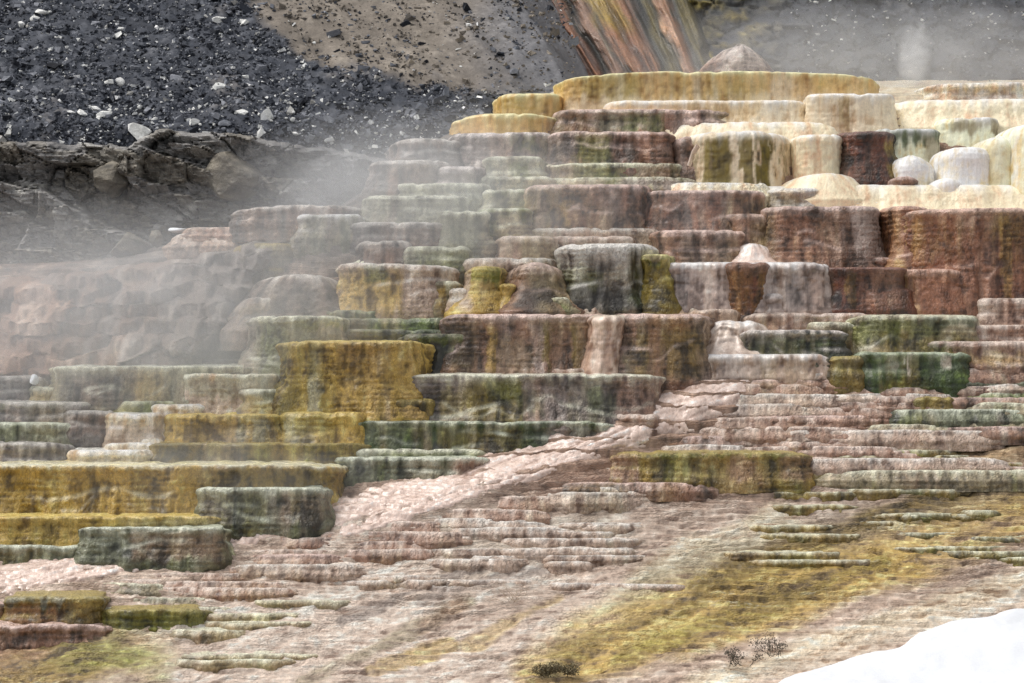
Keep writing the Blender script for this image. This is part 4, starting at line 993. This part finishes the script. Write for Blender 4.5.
c = rb(c, .26, .42, 'pinkrust', .8); c = rb(c, .40, .62, 'orange', .7); c = rb(c, .34, .56, 'ribgold', .85, -99, 30); c = rb(c, .35, .41, 'black', .8, 10); c = rb(c, .05, .09, 'dkred', .6); c = rb(c, .50, .53, 'dkred', .6)
c = rb(c, .61, .77, 'black', 1); c = rb(c, .67, .72, 'olive', .5); c = rb(c, .77, .85, 'orange', .8); c = rb(c, .79, .82, 'pink', .5, -99, 30); c = rb(c, .85, 1.05, 'black', 1); c = rb(c, .90, .97, 'olive', .7)
o = build('flowstone_slope', PG, gridf(len(gy), len(gx)), c, M_POP)
tag(o, 'steep face of orange and yellow flowstone with dark streaks above the golden rim', 'flowstone')
def cone(x0, x1, yt, yb, pal, label, **k):
    return T(x0, x1, yt, yb, pal, label, name='spring_cone', cat='cone', Y=92.5, **k)
cone(710, 776, 41, 84, 'grey', 'grey white spring cone with orange flanks behind the golden rim', n=2.1, lip=1.0, d=2.2, flare=.3, flute=.05, lump=.22, arch=5, rim=.3, rimpal='grey', stains=[(696,722,45,90,'orange',.6),(765,790,40,90,'pinkrust',.6),(718,768,36,90,'curtain',.85)])
# ---------------------------------------------------------------- running water
def water(name, pts, label, cat, **k):
    o = ribbon(name, pts, k.pop('pal', 'foam'), M_WATER, k.pop('Yfun', YH), **k)
    return tag(o, label, cat)
T(726, 780, 243, 268, 'streamc', 'small white cascade between the two brown drums', name='cascade', cat='cascade', n=2.0, lip=.3, flare=1.1, flute=.10, lump=.1, lobe=.1, mat=M_WATER, yoff=.0, arch=6)
water('waterfall', [(697,144,1.2),(692,152,1.2),(688,166,1.6)], 'thin spout springing from the striped cream mound', 'spout', Yfun=lambda x, y: 0*x+81.0, yoff=0, bulge=.05, rough=.02, edge=.1, res=.8)

# ---------------------------------------------------------------- snow
gx = np.arange(770, 1700, 5.0); t = np.linspace(0, 1, 70)
edge = np.interp(gx, [770, 795, 822, 850, 880, 905, 920, 950, 985, 1024, 1100, 1300, 1700], [706, 689, 677, 666, 658, 651, 643, 635, 627, 618, 596, 566, 526])+4*fbm(gx/40, 0, 3, 4)
tt = t[:, None]
GYs = edge[None, :] + (tt**1.6)*(1100-edge[None, :]); GXs = np.broadcast_to(gx, GYs.shape)
PG = P(GXs, GYs, YH(GXs, GYs))
PG[..., 2] += -.45 + 1.0*np.sqrt(np.clip(tt*9, 0, 1)) + .26*fbm(PG[..., 0]*.4, PG[..., 1]*.4, 1, 3) + .02*fbm(PG[..., 0]*3, PG[..., 1]*3, 1, 3)
PG[0, :, 1] += .25
sn = np.broadcast_to(np.array([.76, .78, .81]), PG.shape)
o = build('snow_bank', PG, gridf(len(t), len(gx)), sn, M_SNOW)
tag(o, 'clean white snow bank filling the lower right corner', 'snow bank', None, 'structure')
def patch(px, py, w, h, Y, label, seed):
    V, F = rock_mesh(seed, 3, cuts=3, noise=.12)
    s = Y/FPX
    V = V/np.abs(V).max(0)*np.array([w*s/2, .3, h*s/2])
    o = build('snow_patch', V, F, np.broadcast_to(np.array([.82, .85, .88]), V.shape), M_SNOW, None, tuple(P(px, py, Y)))
    return tag(o, label, 'snow')
patch(178, 230, 20, 6, 82.2, 'scrap of snow at the cliff foot beside the pink ledges', 1)
patch(34, 380, 9, 12, 75.0, 'leaning scrap of snow beside the long sage wall', 2)

# ---------------------------------------------------------------- dry plants
def twigs(name, px, py, Y, w, h, n, pal, label, cat, seed, leaf=0, thick=.012):
    import bmesh
    r = random.Random(seed); s = Y/FPX
    bm = bmesh.new()
    def tube(p, q, r0, r1):
        d = (q-p).normalized(); a = d.orthogonal().normalized(); b = d.cross(a)
        rings = []
        for (c, rad) in ((p, r0), (q, r1)):
            rings.append([bm.verts.new(c+(a*math.cos(t)+b*math.sin(t))*rad) for t in (0, 1.57, 3.14, 4.71)])
        for i in range(4):
            bm.faces.new((rings[0][i], rings[0][(i+1) % 4], rings[1][(i+1) % 4], rings[1][i]))
    def grow(p, d, ln, rad, lev):
        q = p
        for k in range(4):
            d2 = (d+Vector((r.uniform(-.35, .35), r.uniform(-.35, .35), r.uniform(-.2, .3)))).normalized()
            q2 = q+d2*ln/4; tube(q, q2, rad*(1-k*.2), rad*(.8-k*.2)); q, d = q2, d2
            if lev > 0 and r.random() < .8:
                grow(q, (d+Vector((r.uniform(-1, 1), r.uniform(-1, 1), r.uniform(-.3, .8)))).normalized(), ln*.55, rad*.6, lev-1)
            for j in range(leaf):
                c = q+Vector((r.gauss(0, .05), r.gauss(0, .05), r.gauss(0, .04))); e = r.uniform(.012, .035)
                a = Vector((r.gauss(0, 1), r.gauss(0, 1), r.gauss(0, 1))).normalized(); b = a.orthogonal().normalized()
                bm.faces.new([bm.verts.new(c+a*e), bm.verts.new(c+b*e*.6), bm.verts.new(c-a*e), bm.verts.new(c-b*e*.6)])
    for k in range(n):
        x = 0.0 if name == 'bare_twig' else r.uniform(-.5, .5)*w*s
        ang = r.uniform(.2, 2.9)
        grow(Vector((x*.7, r.uniform(-.15, .15), -.04)), Vector((math.cos(ang)*1.1, r.uniform(-.4, .4), abs(math.sin(ang))*.8)).normalized(), h*s*r.uniform(.7, 1.2), thick, 2)
    me = bpy.data.meshes.new(name); bm.to_mesh(me); bm.free()
    a = me.color_attributes.new('col', 'FLOAT_COLOR', 'POINT')
    nv = len(me.vertices); c = np.ones((nv, 4), np.float32); c[:, :3] = palc(pal, np.random.RandomState(seed).normal(0, .5, nv)); a.data.foreach_set('color', c.ravel())
    me.materials.append(M_TWIG)
    o = bpy.data.objects.new(name, me); COL.objects.link(o); o.location = P(px, py, Y).tolist()
    return tag(o, label, cat)
PAL['deadwood'] = (C(120,112,100), C(72,66,58), C(36,34,32))
PAL['redleaf'] = (C(96,66,58), C(66,42,38), C(40,28,27))
PAL['dryolive'] = (C(140,128,100), C(96,88,68), C(54,50,40))
PAL['bleached'] = (C(200,186,166), C(166,150,132), C(112,96,84))
twigs('dead_bush', 742, 664, float(YH(742, 664))+.02, 36, 13, 7, 'deadwood', 'dark dead bush with bare twigs beside the snow bank', 'dead bush', 3, leaf=1)
twigs('dead_twig', 776, 655, float(YH(776, 655))+.02, 26, 18, 6, 'deadwood', 'bare dead twig right next to the dark dead bush', 'twig', 4, leaf=1, thick=.009)
twigs('dead_twig', 512, 600, float(YH(512, 600))+.02, 30, 16, 8, 'bleached', 'bleached dead twig lying on the pale smooth sheet', 'twig', 5, thick=.009)
twigs('dark_tuft', 556, 672, float(YH(556, 672))+.02, 54, 7, 22, 'dryolive', 'blackish matted tuft at the bottom of the yellow sheet', 'tuft', 6, leaf=2)

# ---------------------------------------------------------------- steam
def steam(px, py, rx, ry, Y, rd, dens, label, seed, scale=.45, lo=.35, hi=.75, tilt=0.0):
    import bmesh
    bm = bmesh.new(); bmesh.ops.create_icosphere(bm, subdivisions=4, radius=1)
    me = bpy.data.meshes.new('steam'); bm.to_mesh(me); bm.free()
    o = bpy.data.objects.new('steam', me); COL.objects.link(o)
    s = Y/FPX
    o.location = P(px, py, Y).tolist(); o.scale = (rx*s, rd, ry*s); o.rotation_euler = (0, tilt, 0)
    m, nt, N, L = newmat('steam')
    out = N.new('ShaderNodeOutputMaterial'); v = N.new('ShaderNodeVolumePrincipled'); L.new(v.outputs[0], out.inputs['Volume'])
    v.inputs['Color'].default_value = (.94, .955, .98, 1); v.inputs['Anisotropy'].default_value = 0.0
    tc = N.new('ShaderNodeTexCoord'); ln = N.new('ShaderNodeVectorMath'); ln.operation = 'DOT_PRODUCT'
    L.new(tc.outputs['Object'], ln.inputs[0]); L.new(tc.outputs['Object'], ln.inputs[1])
    fa = N.new('ShaderNodeMapRange'); fa.interpolation_type = 'SMOOTHSTEP'
    fa.inputs[1].default_value = 1; fa.inputs[2].default_value = 0.0; fa.inputs[3].default_value = 0; fa.inputs[4].default_value = dens
    L.new(ln.outputs['Value'], fa.inputs[0])
    ge = N.new('ShaderNodeNewGeometry')
    mp = N.new('ShaderNodeMapping'); mp.inputs['Location'].default_value = (seed*3.1, seed, seed*1.7); mp.inputs['Rotation'].default_value = (0, .5, 0); mp.inputs['Scale'].default_value = (.8, 1, 1.1)
    L.new(ge.outputs['Position'], mp.inputs[0])
    no = N.new('ShaderNodeTexNoise'); no.inputs['Scale'].default_value = scale; no.inputs['Detail'].default_value = 4; no.inputs['Distortion'].default_value = .9
    L.new(mp.outputs[0], no.inputs['Vector'])
    mr = N.new('ShaderNodeMapRange'); mr.inputs[1].default_value = lo; mr.inputs[2].default_value = hi
    L.new(no.outputs[0], mr.inputs[0])
    mu = N.new('ShaderNodeMath'); mu.operation = 'MULTIPLY'; L.new(fa.outputs[0], mu.inputs[0]); L.new(mr.outputs[0], mu.inputs[1])
    L.new(mu.outputs[0], v.inputs['Density'])
    me.materials.append(m)
    return tag(o, label, 'steam', None, 'stuff')
STEAM = 1.0
steam(100, 335, 370, 165, 75.6, 4.2, .27, 'wide bluish steam drifting over the terraces at left', 1, .6, .05, .85)
steam(410, 210, 240, 120, 79.2, 3.6, .27, 'pale steam over the ledges below the scree', 2, .65, .08, .85)
steam(350, 192, 90, 56, 82.5, 2.2, .22, 'grey steam hiding the end of the dark cliff', 3, .7, .2, .75)
steam(900, 60, 320, 80, 92.3, 2.8, .30, 'grey steam in front of the dark back slope', 4, .6, .15, .85)
steam(740, 112, 360, 44, 86.0, 2.0, .26, 'thin warm steam lying along the golden rim', 5, .7)
steam(914, 58, 19, 44, 90.5, .6, 2.6, 'narrow white steam jet rising behind the crest', 6, 1.6, .38, .68, .14)
steam(200, 480, 230, 80, 70.6, 1.8, .16, 'faint wisp of steam over the blue grey mossy block', 7, .7)
steam(610, 215, 170, 60, 78.6, 1.6, .10, 'thin veil of steam before the big brown drum', 8, .7)

# ---------------------------------------------------------------- light and camera
W = bpy.data.worlds.new('World'); SC.world = W; W.use_nodes = True
nt = W.node_tree; bg = nt.nodes['Background']
sk = nt.nodes.new('ShaderNodeTexSky'); sk.sky_type = 'NISHITA'; sk.sun_disc = False
EL, AZ = 62.0, 275.0      # sun high, behind the camera and a little to one side
sk.sun_elevation = R(EL); sk.sun_rotation = R(AZ)
sk.air_density = 1.0; sk.dust_density = 3.0; sk.ozone_density = 1.0
hs = nt.nodes.new('ShaderNodeHueSaturation'); hs.inputs['Saturation'].default_value = 0.18     # thin cloud veils the blue
nt.links.new(sk.outputs[0], hs.inputs['Color']); nt.links.new(hs.outputs[0], bg.inputs[0]); bg.inputs[1].default_value = 0.135
sd = bpy.data.lights.new('sun', 'SUN'); sd.energy = 1.2; sd.angle = R(35); sd.color = (1.0, .94, .86)
so = bpy.data.objects.new('sun', sd); COL.objects.link(so)
dirv = Vector((math.sin(R(AZ))*math.cos(R(EL)), math.cos(R(AZ))*math.cos(R(EL)), math.sin(R(EL))))
so.rotation_euler = dirv.to_track_quat('Z', 'Y').to_euler(); so.location = (0, 0, 60)
cd = bpy.data.cameras.new('camera'); cam = bpy.data.objects.new('camera', cd); COL.objects.link(cam)
cam.location = (0, 0, 0); cam.rotation_euler = (R(90), 0, 0)
cd.sensor_width = 36; cd.lens = FPX*36/1024; cd.shift_y = -(341.5-HOR)/1024
cd.clip_start = 0.1; cd.clip_end = 2000
SC.camera = cam
vs = SC.view_settings; vs.view_transform = 'Standard'; vs.look = 'None'; vs.gamma = 1; vs.exposure = 0.42
cy = SC.cycles; cy.use_denoising = True; cy.denoiser = 'OPENIMAGEDENOISE'; cy.denoising_input_passes = 'RGB_ALBEDO_NORMAL'; cy.denoising_prefilter = 'NONE'
cy.volume_bounces = 2; cy.max_bounces = 6; cy.volume_step_rate = 3.0; cy.volume_max_steps = 64
